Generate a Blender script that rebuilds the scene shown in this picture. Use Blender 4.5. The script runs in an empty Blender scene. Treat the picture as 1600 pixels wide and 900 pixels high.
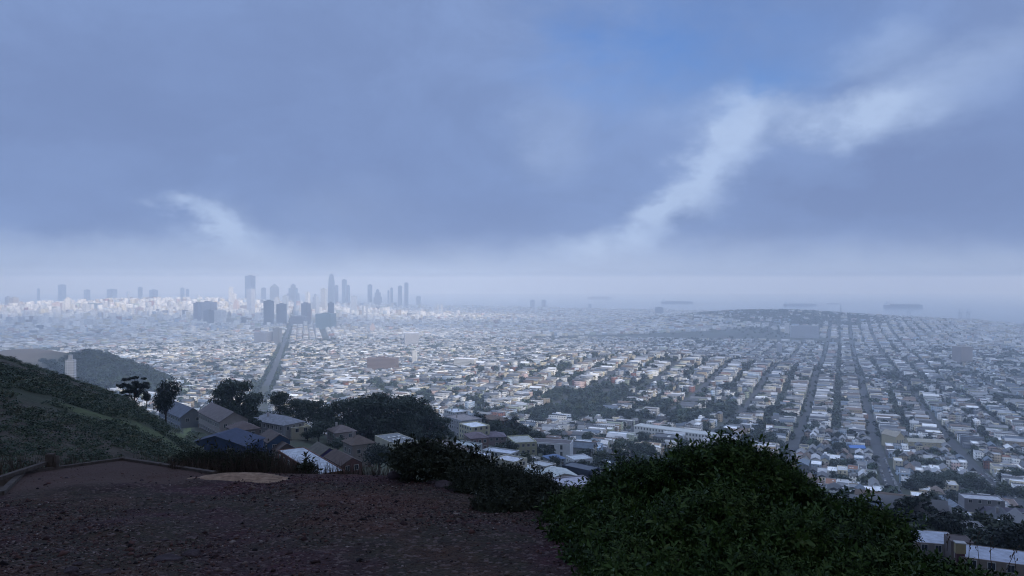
import bpy, math, random
import numpy as np
from mathutils import Vector, Matrix

random.seed(7)
rng = np.random.default_rng(11)
R = math.radians
SC = bpy.context.scene
COL = SC.collection

# ------------------------------------------------------------------ camera
FPX = 1155.0                      # focal length in pixels of the 1600 px wide photograph
V0 = 440.0                        # row of the horizon
cam_d = bpy.data.cameras.new('camera')
cam = bpy.data.objects.new('camera', cam_d)
COL.objects.link(cam)
cam_d.sensor_width = 36.0
cam_d.lens = FPX / 1600.0 * 36.0
cam_d.clip_start = 0.1
cam_d.clip_end = 60000.0
cam.location = (0, 0, 0)
cam.rotation_euler = (R(90) - math.atan(10.0 / FPX), 0, 0)
SC.camera = cam

# ------------------------------------------------------------------ view
SC.render.engine = 'CYCLES'
SC.view_settings.view_transform = 'Standard'
SC.view_settings.look = 'None'
SC.view_settings.exposure = 0.0
SC.view_settings.gamma = 1.0
SC.cycles.use_denoising = True
SC.cycles.filter_width = 1.1
SC.cycles.max_bounces = 6
SC.cycles.diffuse_bounces = 2
SC.cycles.glossy_bounces = 2
SC.cycles.transmission_bounces = 2
SC.cycles.volume_bounces = 2
SC.cycles.transparent_max_bounces = 8
SC.cycles.sample_clamp_indirect = 4.0

# ------------------------------------------------------------------ sun (behind the camera, to its right)
SUN_EL = 36.0
SUN_DIR = Vector((0.62, -0.78, 0)).normalized()          # horizontal direction towards the sun
sund = bpy.data.lights.new('sun', 'SUN')
sund.energy = 5.0
sund.angle = R(2.0)
sund.color = (1.0, 0.93, 0.82)
sun = bpy.data.objects.new('sun', sund)
COL.objects.link(sun)
sv = Vector((SUN_DIR.x * math.cos(R(SUN_EL)), SUN_DIR.y * math.cos(R(SUN_EL)), math.sin(R(SUN_EL))))
sun.rotation_euler = sv.to_track_quat('Z', 'Y').to_euler()

# ------------------------------------------------------------------ world: sky texture behind a broken cloud cover
W = bpy.data.worlds.new('World')
SC.world = W
W.use_nodes = True
nt = W.node_tree
for n in list(nt.nodes):
    nt.nodes.remove(n)

class NT:
    """small helper to write node trees"""
    def __init__(s, tree):
        s.t = tree
    def new(s, typ, **kw):
        n = s.t.nodes.new(typ)
        for k, v in kw.items():
            setattr(n, k, v)
        return n
    def put(s, sock, v):
        if isinstance(v, bpy.types.NodeSocket):
            s.t.links.new(v, sock)
        else:
            sock.default_value = v
    def math(s, op, a, b=0.0, c=None, clamp=False):
        n = s.new('ShaderNodeMath', operation=op)
        n.use_clamp = clamp
        s.put(n.inputs[0], a); s.put(n.inputs[1], b)
        if c is not None:
            s.put(n.inputs[2], c)
        return n.outputs[0]
    def mix(s, f, a, b, typ='MIX'):
        n = s.new('ShaderNodeMix', data_type='RGBA', blend_type=typ)
        s.put(n.inputs[0], f); s.put(n.inputs[6], a); s.put(n.inputs[7], b)
        return n.outputs[2]
    def noise(s, vec, scale, detail=3.0, rough=0.5, dist=0.0):
        n = s.new('ShaderNodeTexNoise')
        if vec is not None:
            s.put(n.inputs['Vector'], vec)
        n.inputs['Scale'].default_value = scale
        n.inputs['Detail'].default_value = detail
        n.inputs['Roughness'].default_value = rough
        n.inputs['Distortion'].default_value = dist
        return n
    def ramp(s, f, stops, interp='LINEAR'):
        n = s.new('ShaderNodeValToRGB')
        n.color_ramp.interpolation = interp
        e = n.color_ramp.elements
        while len(e) < len(stops):
            e.new(0.5)
        for k, (p, c) in enumerate(stops):
            e[k].position = p
            e[k].color = c if len(c) == 4 else (*c, 1)
        s.put(n.inputs[0], f)
        return n.outputs[0]
    def maprange(s, v, a, b, c=0.0, d=1.0, smooth=False):
        n = s.new('ShaderNodeMapRange')
        if smooth:
            n.interpolation_type = 'SMOOTHSTEP'
        s.put(n.inputs[0], v)
        for k, x in enumerate((a, b, c, d)):
            n.inputs[k + 1].default_value = x
        return n.outputs[0]

def lin(r, g, b):
    f = lambda c: ((c / 255 + 0.055) / 1.055) ** 2.4 if c > 10 else c / 255 / 12.92
    return (f(r), f(g), f(b), 1.0)

def world():
    N = NT(nt)
    tc = N.new('ShaderNodeTexCoord')
    sep = N.new('ShaderNodeSeparateXYZ')
    N.put(sep.inputs[0], tc.outputs['Generated'])
    X, Y, Z = sep.outputs
    az = N.math('MULTIPLY', N.math('ARCTAN2', X, Y), 180 / math.pi)
    el = N.math('MULTIPLY', N.math('ARCSINE', Z), 180 / math.pi)
    # warp so that cloud edges are ragged
    wv = N.new('ShaderNodeCombineXYZ')
    N.put(wv.inputs[0], az); N.put(wv.inputs[1], N.math('MULTIPLY', el, 1.7))
    nz = N.noise(wv.outputs[0], 0.18, 8, 0.6)
    nz2 = N.noise(wv.outputs[0], 0.05, 3, 0.5)
    dz = N.new('ShaderNodeSeparateColor')
    N.put(dz.inputs[0], nz.outputs['Color'])
    az_w = N.math('ADD', az, N.math('MULTIPLY', N.math('SUBTRACT', dz.outputs[0], 0.5), 9.0))
    el_w = N.math('ADD', el, N.math('MULTIPLY', N.math('SUBTRACT', dz.outputs[1], 0.5), 4.5))
    pv = N.new('ShaderNodeCombineXYZ')
    N.put(pv.inputs[0], az_w); N.put(pv.inputs[1], el_w)

    def blob(u, v, w, h, rot, amp, vec=None):
        a = math.degrees(math.atan((u - 800) / FPX))
        e = math.degrees(math.atan((V0 - v) / math.hypot(FPX, u - 800)))
        m = N.new('ShaderNodeMapping', vector_type='TEXTURE')
        m.inputs['Location'].default_value = (a, e, 0)
        m.inputs['Rotation'].default_value = (0, 0, R(rot))
        m.inputs['Scale'].default_value = (w / FPX * 57.3, h / FPX * 57.3, 1)
        N.put(m.inputs[0], vec or pv.outputs[0])
        g = N.new('ShaderNodeTexGradient', gradient_type='SPHERICAL')
        N.put(g.inputs[0], m.outputs[0])
        s = N.math('SMOOTH_MIN', g.outputs['Fac'], 1.0, 0.2)
        s = N.maprange(s, 0.0, 1.0, 0.0, amp, smooth=True)
        return s

    def total(lst, vec=None):
        acc = None
        for b in lst:
            x = blob(*b, vec=vec)
            acc = x if acc is None else N.math('ADD', acc, x)
        return acc
    bright = total([
        (930, 388, 160, 36, 10, 0.6), (1035, 330, 150, 50, 36, 0.95), (1120, 240, 150, 78, 52, 0.95),
        (1145, 180, 150, 62, 0, 0.8), (860, 200, 100, 90, 0, 0.2), (1345, 188, 125, 52, 8, 0.95), (1400, 150, 150, 60, 25, 0.4), (1265, 175, 60, 30, 0, 0.3),
        (1540, 110, 200, 60, 32, 0.35), (322, 338, 95, 26, -22, 1.0), (385, 375, 130, 60, -30, 0.6), (300, 390, 260, 50, 0, 0.35), (1000, 400, 300, 40, 0, 0.3),
        (1370, 80, 110, 40, 15, 0.5), (550, 330, 150, 90, 0, 0.12), (80, 400, 260, 50, 0, 0.3),
        (870, 250, 90, 70, 0, 0.15),
    ])
    dark = total([
        (1270, 310, 230, 80, 0, 0.75), (1560, 290, 280, 140, 20, 0.95), (1400, 270, 220, 80, 25, 0.6), (1150, 385, 160, 30, 10, 0.5),
        (680, 345, 240, 80, 0, 0.75), (560, 260, 260, 90, 0, 0.4), (820, 330, 130, 50, 0, 0.3), (420, 150, 420, 190, 0, 0.6), (60, 190, 260, 200, 0, 0.55),
        (820, 380, 200, 40, 0, 0.2), (150, 330, 150, 60, 0, 0.2),
    ])
    gap = total([(1130, 60, 380, 130, 0, 0.85), (980, 60, 260, 170, 0, 0.5), (1240, 125, 90, 45, 0, 0.6)])
    base = N.mix(N.math('MULTIPLY', N.maprange(nz2.outputs['Fac'], 0.35, 0.65), 0.3), lin(131, 156, 205), lin(143, 168, 216))
    # heavy mottling of the cover
    nz3 = N.noise(wv.outputs[0], 0.085, 7, 0.62, 0.4)
    mot = N.maprange(nz3.outputs['Fac'], 0.36, 0.64, 0.0, 1.0, smooth=True)
    base = N.mix(N.math('MULTIPLY', mot, 0.5), base, lin(118, 140, 186))
    # fine wisps
    fine = N.noise(wv.outputs[0], 0.5, 7, 0.62)
    c = N.mix(N.math('MULTIPLY', dark, N.maprange(nz.outputs['Fac'], 0.3, 0.65, 0.6, 1.25), clamp=True), base, lin(121, 143, 190))
    bb = N.math('MULTIPLY', bright, N.maprange(nz.outputs['Fac'], 0.25, 0.62, 0.5, 1.15), clamp=True)
    bb = N.math('MULTIPLY', bb, N.maprange(fine.outputs['Fac'], 0.2, 0.7, 0.8, 1.1), clamp=True)
    c = N.mix(N.math('MULTIPLY', bb, 0.70), c, lin(192, 214, 248))
    hz = N.math('MULTIPLY', N.maprange(N.math('ADD', N.math('MULTIPLY', el, 0.35), N.math('MULTIPLY', el_w, 0.65)), 0.2, 4.0, 1.0, 0.0, smooth=True), N.maprange(el, 0.0, 6.0, 1.0, 0.35))
    c = N.mix(hz, c, lin(179, 197, 229))
    # overhead and behind, the thin bright part of the cloud cover
    up = N.maprange(el, 24.0, 55.0, 0.0, 1.0, smooth=True)
    c = N.mix(up, c, (ZEN[0], ZEN[1], ZEN[2], 1))
    c10 = N.new('ShaderNodeVectorMath', operation='SCALE')
    N.put(c10.inputs[0], c); c10.inputs[3].default_value = 10.0
    sky = N.new('ShaderNodeTexSky', sky_type='NISHITA')
    sky.sun_disc = False
    sky.sun_elevation = R(SUN_EL)
    sky.sun_rotation = math.atan2(SUN_DIR.x, SUN_DIR.y)
    sky.altitude = 280
    g = N.math('MULTIPLY', N.math('MULTIPLY', gap, N.maprange(nz.outputs['Fac'], 0.3, 0.65, 0.4, 1.0)), 0.75, clamp=True)
    skb = N.mix(1.0, sky.outputs[0], (0.72, 1.0, 1.5, 1), typ='MULTIPLY')
    final = N.mix(g, c10.outputs[0], skb)
    bg = N.new('ShaderNodeBackground')
    bg.inputs[1].default_value = 0.1
    N.put(bg.inputs[0], final)
    out = N.new('ShaderNodeOutputWorld')
    N.put(out.inputs[0], bg.outputs[0])
ZEN = (1.12, 1.42, 2.08)
world()

HAZE_DENSITY = 2.0e-4
HAZE_COLOR = (0.76, 0.87, 1.0, 1)

# ------------------------------------------------------------------ materials
MATS = {}
def material(name, build):
    if name in MATS:
        return MATS[name]
    m = bpy.data.materials.new(name)
    m.use_nodes = True
    m.node_tree.nodes.clear()
    N = NT(m.node_tree)
    bs = N.new('ShaderNodeBsdfPrincipled')
    out = N.new('ShaderNodeOutputMaterial')
    m.node_tree.links.new(bs.outputs[0], out.inputs[0])
    bs.inputs['Specular IOR Level'].default_value = 0.3
    build(N, bs, out)
    MATS[name] = m
    return m

def bump(N, bs, h, strength, dist):
    b = N.new('ShaderNodeBump')
    b.inputs['Strength'].default_value = strength
    b.inputs['Distance'].default_value = dist
    N.put(b.inputs['Height'], h)
    N.put(bs.inputs['Normal'], b.outputs[0])

def simple(name, col, rough=0.8, noise=0.25, scale=1.0, metal=0.0, coord='Object'):
    """plain surface with slight uneven wear in its colour"""
    def f(N, bs, out):
        tc = N.new('ShaderNodeTexCoord')
        n = N.noise(tc.outputs[coord], scale, 5, 0.6)
        v = N.maprange(n.outputs['Fac'], 0.25, 0.75, 1 - noise, 1 + noise)
        s = N.new('ShaderNodeVectorMath', operation='SCALE')
        s.inputs[0].default_value = col[:3]
        N.put(s.inputs[3], v)
        N.put(bs.inputs['Base Color'], s.outputs[0])
        bs.inputs['Roughness'].default_value = rough
        bs.inputs['Metallic'].default_value = metal
    return material(name, f)

def tinted(name, rough=0.85, noise=0.2, scale=0.6, windows=False, attr=False, mottled=0.0):
    """surface coloured by the object's own colour (or by a face attribute for merged far things)"""
    def f(N, bs, out):
        if attr:
            a = N.new('ShaderNodeAttribute', attribute_name='tint')
            col = a.outputs['Color']
        else:
            oi = N.new('ShaderNodeObjectInfo')
            col = oi.outputs['Color']
        tc = N.new('ShaderNodeTexCoord')
        n = N.noise(tc.outputs['Object'], scale, 4, 0.6)
        v = N.maprange(n.outputs['Fac'], 0.25, 0.75, 1 - noise, 1 + noise)
        s = N.new('ShaderNodeVectorMath', operation='SCALE')
        N.put(s.inputs[0], col); N.put(s.inputs[3], v)
        c = s.outputs[0]
        r = rough
        if windows:
            uv = N.new('ShaderNodeUVMap', uv_map='uv')
            sp = N.new('ShaderNodeSeparateXYZ')
            N.put(sp.inputs[0], uv.outputs[0])
            fu = N.math('FRACT', N.math('DIVIDE', sp.outputs[0], 2.5))
            fv = N.math('FRACT', N.math('DIVIDE', sp.outputs[1], 3.2))
            a = N.math('MULTIPLY', N.math('GREATER_THAN', fu, 0.3), N.math('LESS_THAN', fu, 0.74))
            b = N.math('MULTIPLY', N.math('GREATER_THAN', fv, 0.32), N.math('LESS_THAN', fv, 0.78))
            k = N.math('MULTIPLY', a, b)
            k = N.math('MULTIPLY', k, N.math('GREATER_THAN', sp.outputs[1], 0.0))
            c = N.mix(k, c, (0.035, 0.045, 0.06, 1))
            r = N.maprange(k, 0, 1, rough, 0.12)
        N.put(bs.inputs['Base Color'], c)
        N.put(bs.inputs['Roughness'], r)
    return material(name, f)

M_WALL = tinted('painted_wall', 0.85, 0.10, 0.5)
M_ROOF = tinted('roofing', 0.8, 0.32, 0.7)
M_TOWER = tinted('tower_facade', 0.6, 0.05, 0.05, windows=True)
M_WALLS_FAR = tinted('town_walls', 0.85, 0.1, 0.1, windows=True, attr=True)
M_ROOFS_FAR = tinted('town_roofs', 0.8, 0.2, 0.15, attr=True)
M_TRIM = simple('white_trim', (0.62, 0.62, 0.6), 0.6, 0.08)
M_GLASS = simple('window_glass', (0.03, 0.04, 0.055), 0.08, 0.3)
M_METAL = simple('dull_metal', (0.25, 0.26, 0.28), 0.45, 0.1, metal=0.6)
M_DARKWOOD = simple('weathered_timber', (0.13, 0.105, 0.085), 0.9, 0.45, 9.0)
M_TRUNK = simple('bark', (0.075, 0.06, 0.045), 0.95, 0.4, 4.0)
M_ASPHALT = simple('asphalt', (0.050, 0.053, 0.060), 0.9, 0.35, 0.05)
M_CAR = tinted('car_paint', 0.25, 0.02, 1.0)
M_TYRE = simple('black_rubber', (0.02, 0.02, 0.02), 0.9, 0.1)

def leafmat(name, cols, rough=0.6, scale=0.35, attr=None, spec=0.25, trans=True):
    def f(N, bs, out):
        g = N.new('ShaderNodeNewGeometry')
        tc = N.new('ShaderNodeTexCoord')
        n = N.noise(tc.outputs['Object'], scale, 3, 0.6)
        f1 = N.math('ADD', N.math('MULTIPLY', g.outputs['Random Per Island'], 0.6), N.math('MULTIPLY', N.maprange(n.outputs['Fac'], 0.3, 0.7), 0.4))
        c = N.ramp(f1, [(i / (len(cols) - 1), x) for i, x in enumerate(cols)])
        if attr == 'object':
            oi = N.new('ShaderNodeObjectInfo')
            c = N.mix(1.0, c, oi.outputs['Color'], typ='MULTIPLY')
        elif attr == 'tint':
            a = N.new('ShaderNodeAttribute', attribute_name='tint')
            c = N.mix(1.0, c, a.outputs['Color'], typ='MULTIPLY')
        N.put(bs.inputs['Base Color'], c)
        bs.inputs['Roughness'].default_value = rough
        bs.inputs['Specular IOR Level'].default_value = spec
    return material(name, f)

M_LEAF = leafmat('tree_foliage', [(0.013, 0.021, 0.014), (0.022, 0.034, 0.020), (0.036, 0.050, 0.026)], attr='object')
M_LEAF_FAR = leafmat('distant_foliage', [(0.015, 0.023, 0.016), (0.024, 0.037, 0.023), (0.040, 0.054, 0.032)], attr='tint', scale=0.02)
M_SCRUB = leafmat('scrub_foliage', [(0.04, 0.060, 0.040), (0.085, 0.110, 0.070), (0.17, 0.185, 0.12)], scale=0.05, attr='tint')
M_SHRUB = leafmat('glossy_shrub_leaves', [(0.016, 0.032, 0.010), (0.036, 0.078, 0.015), (0.070, 0.13, 0.022), (0.15, 0.20, 0.06)], scale=1.6, rough=0.5)
M_SHRUB2 = leafmat('dull_shrub_leaves', [(0.020, 0.027, 0.015), (0.045, 0.056, 0.030), (0.085, 0.092, 0.050)], scale=1.2, rough=0.6)
M_STRAW = leafmat('dry_stems', [(0.05, 0.04, 0.032), (0.11, 0.085, 0.065), (0.22, 0.17, 0.125)], scale=1.0, rough=0.9)

# ------------------------------------------------------------------ mesh building
def tag(o, label=None, cat=None, group=None, kind=None):
    if label: o['label'] = label
    if cat: o['category'] = cat
    if group: o['group'] = group
    if kind: o['kind'] = kind
    return o

class MB:
    """collects boxes, prisms and sheets; build() links them as one mesh object"""
    def __init__(s):
        s.v = []; s.f = []; s.mi = []; s.uv = []
    def face(s, pts, m=0, uv=None):
        b = len(s.v)
        s.v += [tuple(p) for p in pts]
        s.f.append(tuple(range(b, b + len(pts))))
        s.mi.append(m)
        s.uv += uv if uv else [(-1.0, -1.0)] * len(pts)
    def wall(s, a, b, z0, z1, m=0, z0b=None, z1b=None):
        L = math.hypot(b[0] - a[0], b[1] - a[1])
        z0b = z0 if z0b is None else z0b; z1b = z1 if z1b is None else z1b
        s.face([(a[0], a[1], z0), (b[0], b[1], z0b), (b[0], b[1], z1b), (a[0], a[1], z1)], m,
               [(0, z0), (L, z0b), (L, z1b), (0, z1)])
    def box(s, x0, x1, y0, y1, z0, z1, m=0, bottom=True, top=True):
        s.wall((x0, y0), (x1, y0), z0, z1, m); s.wall((x1, y0), (x1, y1), z0, z1, m)
        s.wall((x1, y1), (x0, y1), z0, z1, m); s.wall((x0, y1), (x0, y0), z0, z1, m)
        if top: s.face([(x0, y0, z1), (x1, y0, z1), (x1, y1, z1), (x0, y1, z1)], m)
        if bottom: s.face([(x0, y1, z0), (x1, y1, z0), (x1, y0, z0), (x0, y0, z0)], m)
    def beam(s, p, q, w, h, m=0):
        p = Vector(p); q = Vector(q); d = (q - p).normalized()
        side = d.cross(Vector((0, 0, 1)))
        side = side.normalized() if side.length > 1e-4 else Vector((1, 0, 0))
        up = side.cross(d)
        c = []
        for e in (p, q):
            for a, b in ((-1, -1), (1, -1), (1, 1), (-1, 1)):
                c.append(e + side * a * w / 2 + up * b * h / 2)
        for k in range(4):
            s.face([c[k], c[(k + 1) % 4], c[4 + (k + 1) % 4], c[4 + k]], m)
        s.face(c[3::-1], m); s.face(c[4:], m)
    def tube(s, p, q, r0, r1, n=8, m=0):
        p = Vector(p); q = Vector(q); d = (q - p).normalized()
        a = d.orthogonal().normalized(); b = d.cross(a)
        ra = [p + (a * math.cos(t) + b * math.sin(t)) * r0 for t in [2 * math.pi * k / n for k in range(n)]]
        rb = [q + (a * math.cos(t) + b * math.sin(t)) * r1 for t in [2 * math.pi * k / n for k in range(n)]]
        for k in range(n):
            s.face([ra[k], ra[(k + 1) % n], rb[(k + 1) % n], rb[k]], m)
        s.face(rb, m); s.face(ra[::-1], m)
    def build(s, name, mats, parent=None, color=None, uv=False):
        me = bpy.data.meshes.new(name)
        me.from_pydata(s.v, [], s.f)
        if not isinstance(mats, (list, tuple)): mats = [mats]
        for m in mats: me.materials.append(m)
        if len(mats) > 1:
            me.polygons.foreach_set('material_index', s.mi)
        if uv:
            l = me.uv_layers.new(name='uv')
            l.data.foreach_set('uv', np.array(s.uv, dtype=np.float32).ravel())
        me.update()
        o = bpy.data.objects.new(name, me)
        COL.objects.link(o)
        if parent is not None: o.parent = parent
        if color is not None: o.color = (*color[:3], 1)
        return o

def mesh_np(name, verts, loops, sizes, mats, mi=None, tint=None, uv=None, smooth=False):
    """one mesh object straight from numpy arrays"""
    me = bpy.data.meshes.new(name)
    me.vertices.add(len(verts))
    me.vertices.foreach_set('co', np.ascontiguousarray(verts, dtype=np.float32).ravel())
    me.loops.add(len(loops))
    me.loops.foreach_set('vertex_index', np.ascontiguousarray(loops, dtype=np.int32))
    me.polygons.add(len(sizes))
    st = np.zeros(len(sizes), dtype=np.int32); st[1:] = np.cumsum(sizes)[:-1]
    me.polygons.foreach_set('loop_start', st)
    if not isinstance(mats, (list, tuple)): mats = [mats]
    for m in mats: me.materials.append(m)
    if mi is not None: me.polygons.foreach_set('material_index', np.ascontiguousarray(mi, dtype=np.int32))
    if uv is not None:
        l = me.uv_layers.new(name='uv')
        l.data.foreach_set('uv', np.ascontiguousarray(uv, dtype=np.float32).ravel())
    if tint is not None:
        a = me.attributes.new('tint', 'FLOAT_COLOR', 'FACE')
        t = np.ones((len(sizes), 4), dtype=np.float32); t[:, :3] = tint
        a.data.foreach_set('color', t.ravel())
    if smooth: me.polygons.foreach_set('use_smooth', np.ones(len(sizes), dtype=bool))
    me.update(calc_edges=True)
    me.validate()
    o = bpy.data.objects.new(name, me)
    COL.objects.link(o)
    return o

def empty(name, loc, rz=0.0):
    o = bpy.data.objects.new(name, None)
    o.empty_display_size = 0.5
    COL.objects.link(o)
    o.location = loc; o.rotation_euler = (0, 0, rz)
    return o

def copy_tree(o, parent=None):
    c = o.copy()
    COL.objects.link(c)
    if parent is not None: c.parent = parent
    for ch in KIDS.get(o.name, ()):
        KIDS.setdefault(c.name, []).append(copy_tree(ch, c))
    return c
KIDS = {}
def register(root):
    allo = [root]
    for x in allo:
        ks = [c for c in x.children]
        if ks: KIDS[x.name] = ks
        allo += ks

# ------------------------------------------------------------------ value noise in numpy
_g = rng.random((256, 256))
def vnoise(x, y, s):
    x = np.asarray(x) / s; y = np.asarray(y) / s
    xi = np.floor(x).astype(int); yi = np.floor(y).astype(int)
    fx = x - xi; fy = y - yi
    fx = fx * fx * (3 - 2 * fx); fy = fy * fy * (3 - 2 * fy)
    g = lambda a, b: _g[a % 256, b % 256]
    return (g(xi, yi) * (1 - fx) + g(xi + 1, yi) * fx) * (1 - fy) + (g(xi, yi + 1) * (1 - fx) + g(xi + 1, yi + 1) * fx) * fy
def fbm(x, y, s, o=4):
    t = 0; a = 1; n = 0
    for k in range(o):
        t = t + a * vnoise(x + 37 * k, y + 91 * k, s / 2 ** k); n += a; a *= 0.5
    return t / n

# ------------------------------------------------------------------ terrain: depth below the eye as a function of place
RS = np.array([3, 16, 40, 80, 110, 150, 200, 240, 300, 350, 400, 500, 600, 800, 1000, 1500, 2000, 3000, 4500, 6000, 8000, 16000, 40000.])
FARD = [238, 252, 258, 262, 266, 268, 268]
US = np.array([-700, 0, 100, 200, 250, 300, 350, 450, 600, 740, 850, 1080, 1250, 1600, 2300.])
DT = {
 -700: [3.3, 6, 8, 9, 10, 12, 14, 18, 30, 50, 75, 105, 125, 160, 185, 222],
 0:    [3.3, 6, 10, 12.5, 13.5, 15, 17, 20.5, 38, 60, 82, 108, 130, 165, 190, 222],
 100:  [3.3, 6, 11, 14, 16.5, 19.2, 22.2, 27, 44, 64, 83, 108, 130, 165, 190, 222],
 200:  [3.3, 6.3, 12, 16, 19.5, 24, 28.6, 34.5, 48, 66, 84, 108, 130, 165, 190, 222],
 250:  [3.3, 6.4, 13, 18, 22, 28, 35, 41, 53, 64, 86, 110, 132, 166, 190, 222],
 300:  [3.3, 6.5, 13.2, 20.5, 25.5, 33, 41.5, 48.0, 57.0, 62, 86, 112, 134, 168, 190, 222],
 350:  [3.3, 6.5, 14, 24, 31, 40, 50, 55.5, 60, 63, 86, 112, 135, 168, 190, 222],
 450:  [3.3, 6.6, 15, 26, 33, 42, 53, 58, 63, 66, 86, 114, 138, 170, 190, 222],
 600:  [3.3, 6.6, 15, 27, 34, 43, 54, 61, 70, 76, 88, 116, 140, 171, 190, 222],
 740:  [3.3, 6.6, 15, 28, 36, 46, 57, 65, 75.5, 80.5, 84.5, 94, 128, 170, 190, 222],
 850:  [3.3, 6.6, 16, 30, 39, 51, 63, 72, 84, 92, 98.5, 112, 138, 171, 191, 222],
 1080: [3.3, 6.8, 17, 34, 42, 54, 68, 78, 92, 103, 114, 136, 153, 173, 190, 224],
 1250: [3.3, 7.2, 19, 35, 43, 53.5, 66, 77, 90, 102, 116, 142, 162, 185, 202, 228],
 1600: [3.3, 7.2, 19, 35, 43, 53, 65, 75.5, 89, 101, 115, 144, 165, 190, 206, 228],
 2300: [3.3, 7.2, 19, 36, 46, 58, 71, 83, 99, 112, 125, 149, 170, 195, 210, 230],
}
_tab = np.array([DT[int(u)] + FARD for u in US])
_lr = np.linspace(math.log(3), math.log(40000), 420)
_uu = np.linspace(-700, 2300, 301)
_T = np.array([np.interp(_lr, np.log(RS), row) for row in _tab])
_T = np.array([np.interp(_uu, US, _T[:, k]) for k in range(len(_lr))])        # [r, u]
def _blur(a, n, ax):
    k = np.exp(-np.linspace(-2, 2, 2 * n + 1) ** 2); k /= k.sum()
    p = np.pad(a, [(n, n) if i == ax else (0, 0) for i in range(2)], mode='edge')
    return np.apply_along_axis(lambda m: np.convolve(m, k, 'valid'), ax, p)
_T = _blur(_blur(_T, 3, 0), 3, 1)

def uof(x, y):
    y2 = np.maximum(y, 0.25 * np.hypot(x, y) + 1e-6)
    return 800 + FPX * x / y2
def px(u, r):
    """world x, y of picture column u at distance r along the view axis"""
    return (u - 800) / FPX * r, r
HILLS = [  # column, distance, height, spread across, spread along
    (970, 1750, 46, 300, 260), (1120, 1900, 14, 260, 240), (860, 1500, 12, 200, 200),
    (1240, 4250, 52, 420, 420), (1120, 4450, 38, 420, 420), (1370, 4450, 26, 420, 350), (1470, 4600, 10, 350, 300),
    (10, 1500, 88, 105, 130), (150, 1450, 58, 85, 130), (215, 1350, 22, 60, 110),
    (120, 5600, 55, 900, 700), (330, 6300, 45, 700, 500), (650, 5200, 12, 500, 500),
]
def shore(x, y):
    u = uof(x, y)
    return np.interp(u, [-700, 640, 760, 900, 1100, 1300, 1420, 1530, 1545, 1700, 2300], [9500, 8000, 7600, 7100, 6900, 6200, 5700, 5700, 5150, 5000, 4500]) + 260 * (vnoise(x, y, 400) - 0.5)
WATER_D = 267.0
def depth(x, y):
    x = np.asarray(x, dtype=float); y = np.asarray(y, dtype=float)
    r = np.hypot(x, y)
    u = np.clip(uof(x, y), -700, 2299.9)
    a = np.clip((np.log(np.maximum(r, 3.001)) - _lr[0]) / (_lr[1] - _lr[0]), 0, len(_lr) - 1.001)
    b = (u + 700) / 10.0
    i = a.astype(int); j = np.minimum(b.astype(int), 299); fa = a - i; fb = b - j
    D = (_T[i, j] * (1 - fa) + _T[i + 1, j] * fa) * (1 - fb) + (_T[i, j + 1] * (1 - fa) + _T[i + 1, j + 1] * fa) * fb
    for (hu, hr, hh, sw, sl) in HILLS:
        cx, cy = px(hu, hr); L = math.hypot(cx, cy); ex, ey = cx / L, cy / L
        dx = x - cx; dy = y - cy
        al = dx * ex + dy * ey; ac = -dx * ey + dy * ex
        D = D - hh * np.exp(-0.5 * ((ac / sw) ** 2 + (al / sl) ** 2))
    amp = np.clip(r / 150.0, 0, 1) * np.clip(3000 / r, 0, 1)
    D = D - (fbm(x, y, 60, 3) - 0.5) * 3.0 * amp - (fbm(x, y, 14, 3) - 0.5) * 0.9 * np.clip(r / 60, 0, 1) * np.clip(600 / r, 0, 1)
    w = np.clip((r - shore(x, y)) / 60.0, 0, 1)
    return D * (1 - w) + (WATER_D + 3) * w
def gz(x, y):
    return -float(depth(x, y))
def proj(x, y, z):
    return 800 + FPX * x / y, V0 - FPX * z / y
def hit(u, v, rmin=30.0, H=0.0):
    """where the line of sight through a picture point meets the terrain"""
    rr = rmin * 1.004 ** np.arange(1500)
    rr = rr[rr < 15000]
    x = (u - 800) / FPX * rr
    d = depth(x, rr)
    ok = V0 + FPX * (d - H) / rr <= v
    if not ok.any():
        k = len(rr) - 1
    else:
        k = int(np.argmax(ok))
    return float(x[k]), float(rr[k]), -float(d[k])
# ------------------------------------------------------------------ ground sheet
AZG = R(24.0)                                    # direction of the long streets
PD = np.array([math.sin(AZG), math.cos(AZG)]); QD = np.array([math.cos(AZG), -math.sin(AZG)])
MK0 = np.array(px(412, 1500)); MK1 = np.array(px(462, 7200))   # the broad diagonal avenue
MKD = (MK1 - MK0) / np.linalg.norm(MK1 - MK0); MKN = np.array([MKD[1], -MKD[0]])
def mk_dist(x, y):
    return np.abs((x - MK0[0]) * MKN[0] + (y - MK0[1]) * MKN[1])
def in_grid_b(x, y):
    """the part of town whose streets follow the diagonal avenue"""
    side = (x - MK0[0]) * MKN[0] + (y - MK0[1]) * MKN[1]
    return (side > 0) & (side < 2300) & (np.hypot(x, y) > 3300)

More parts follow.
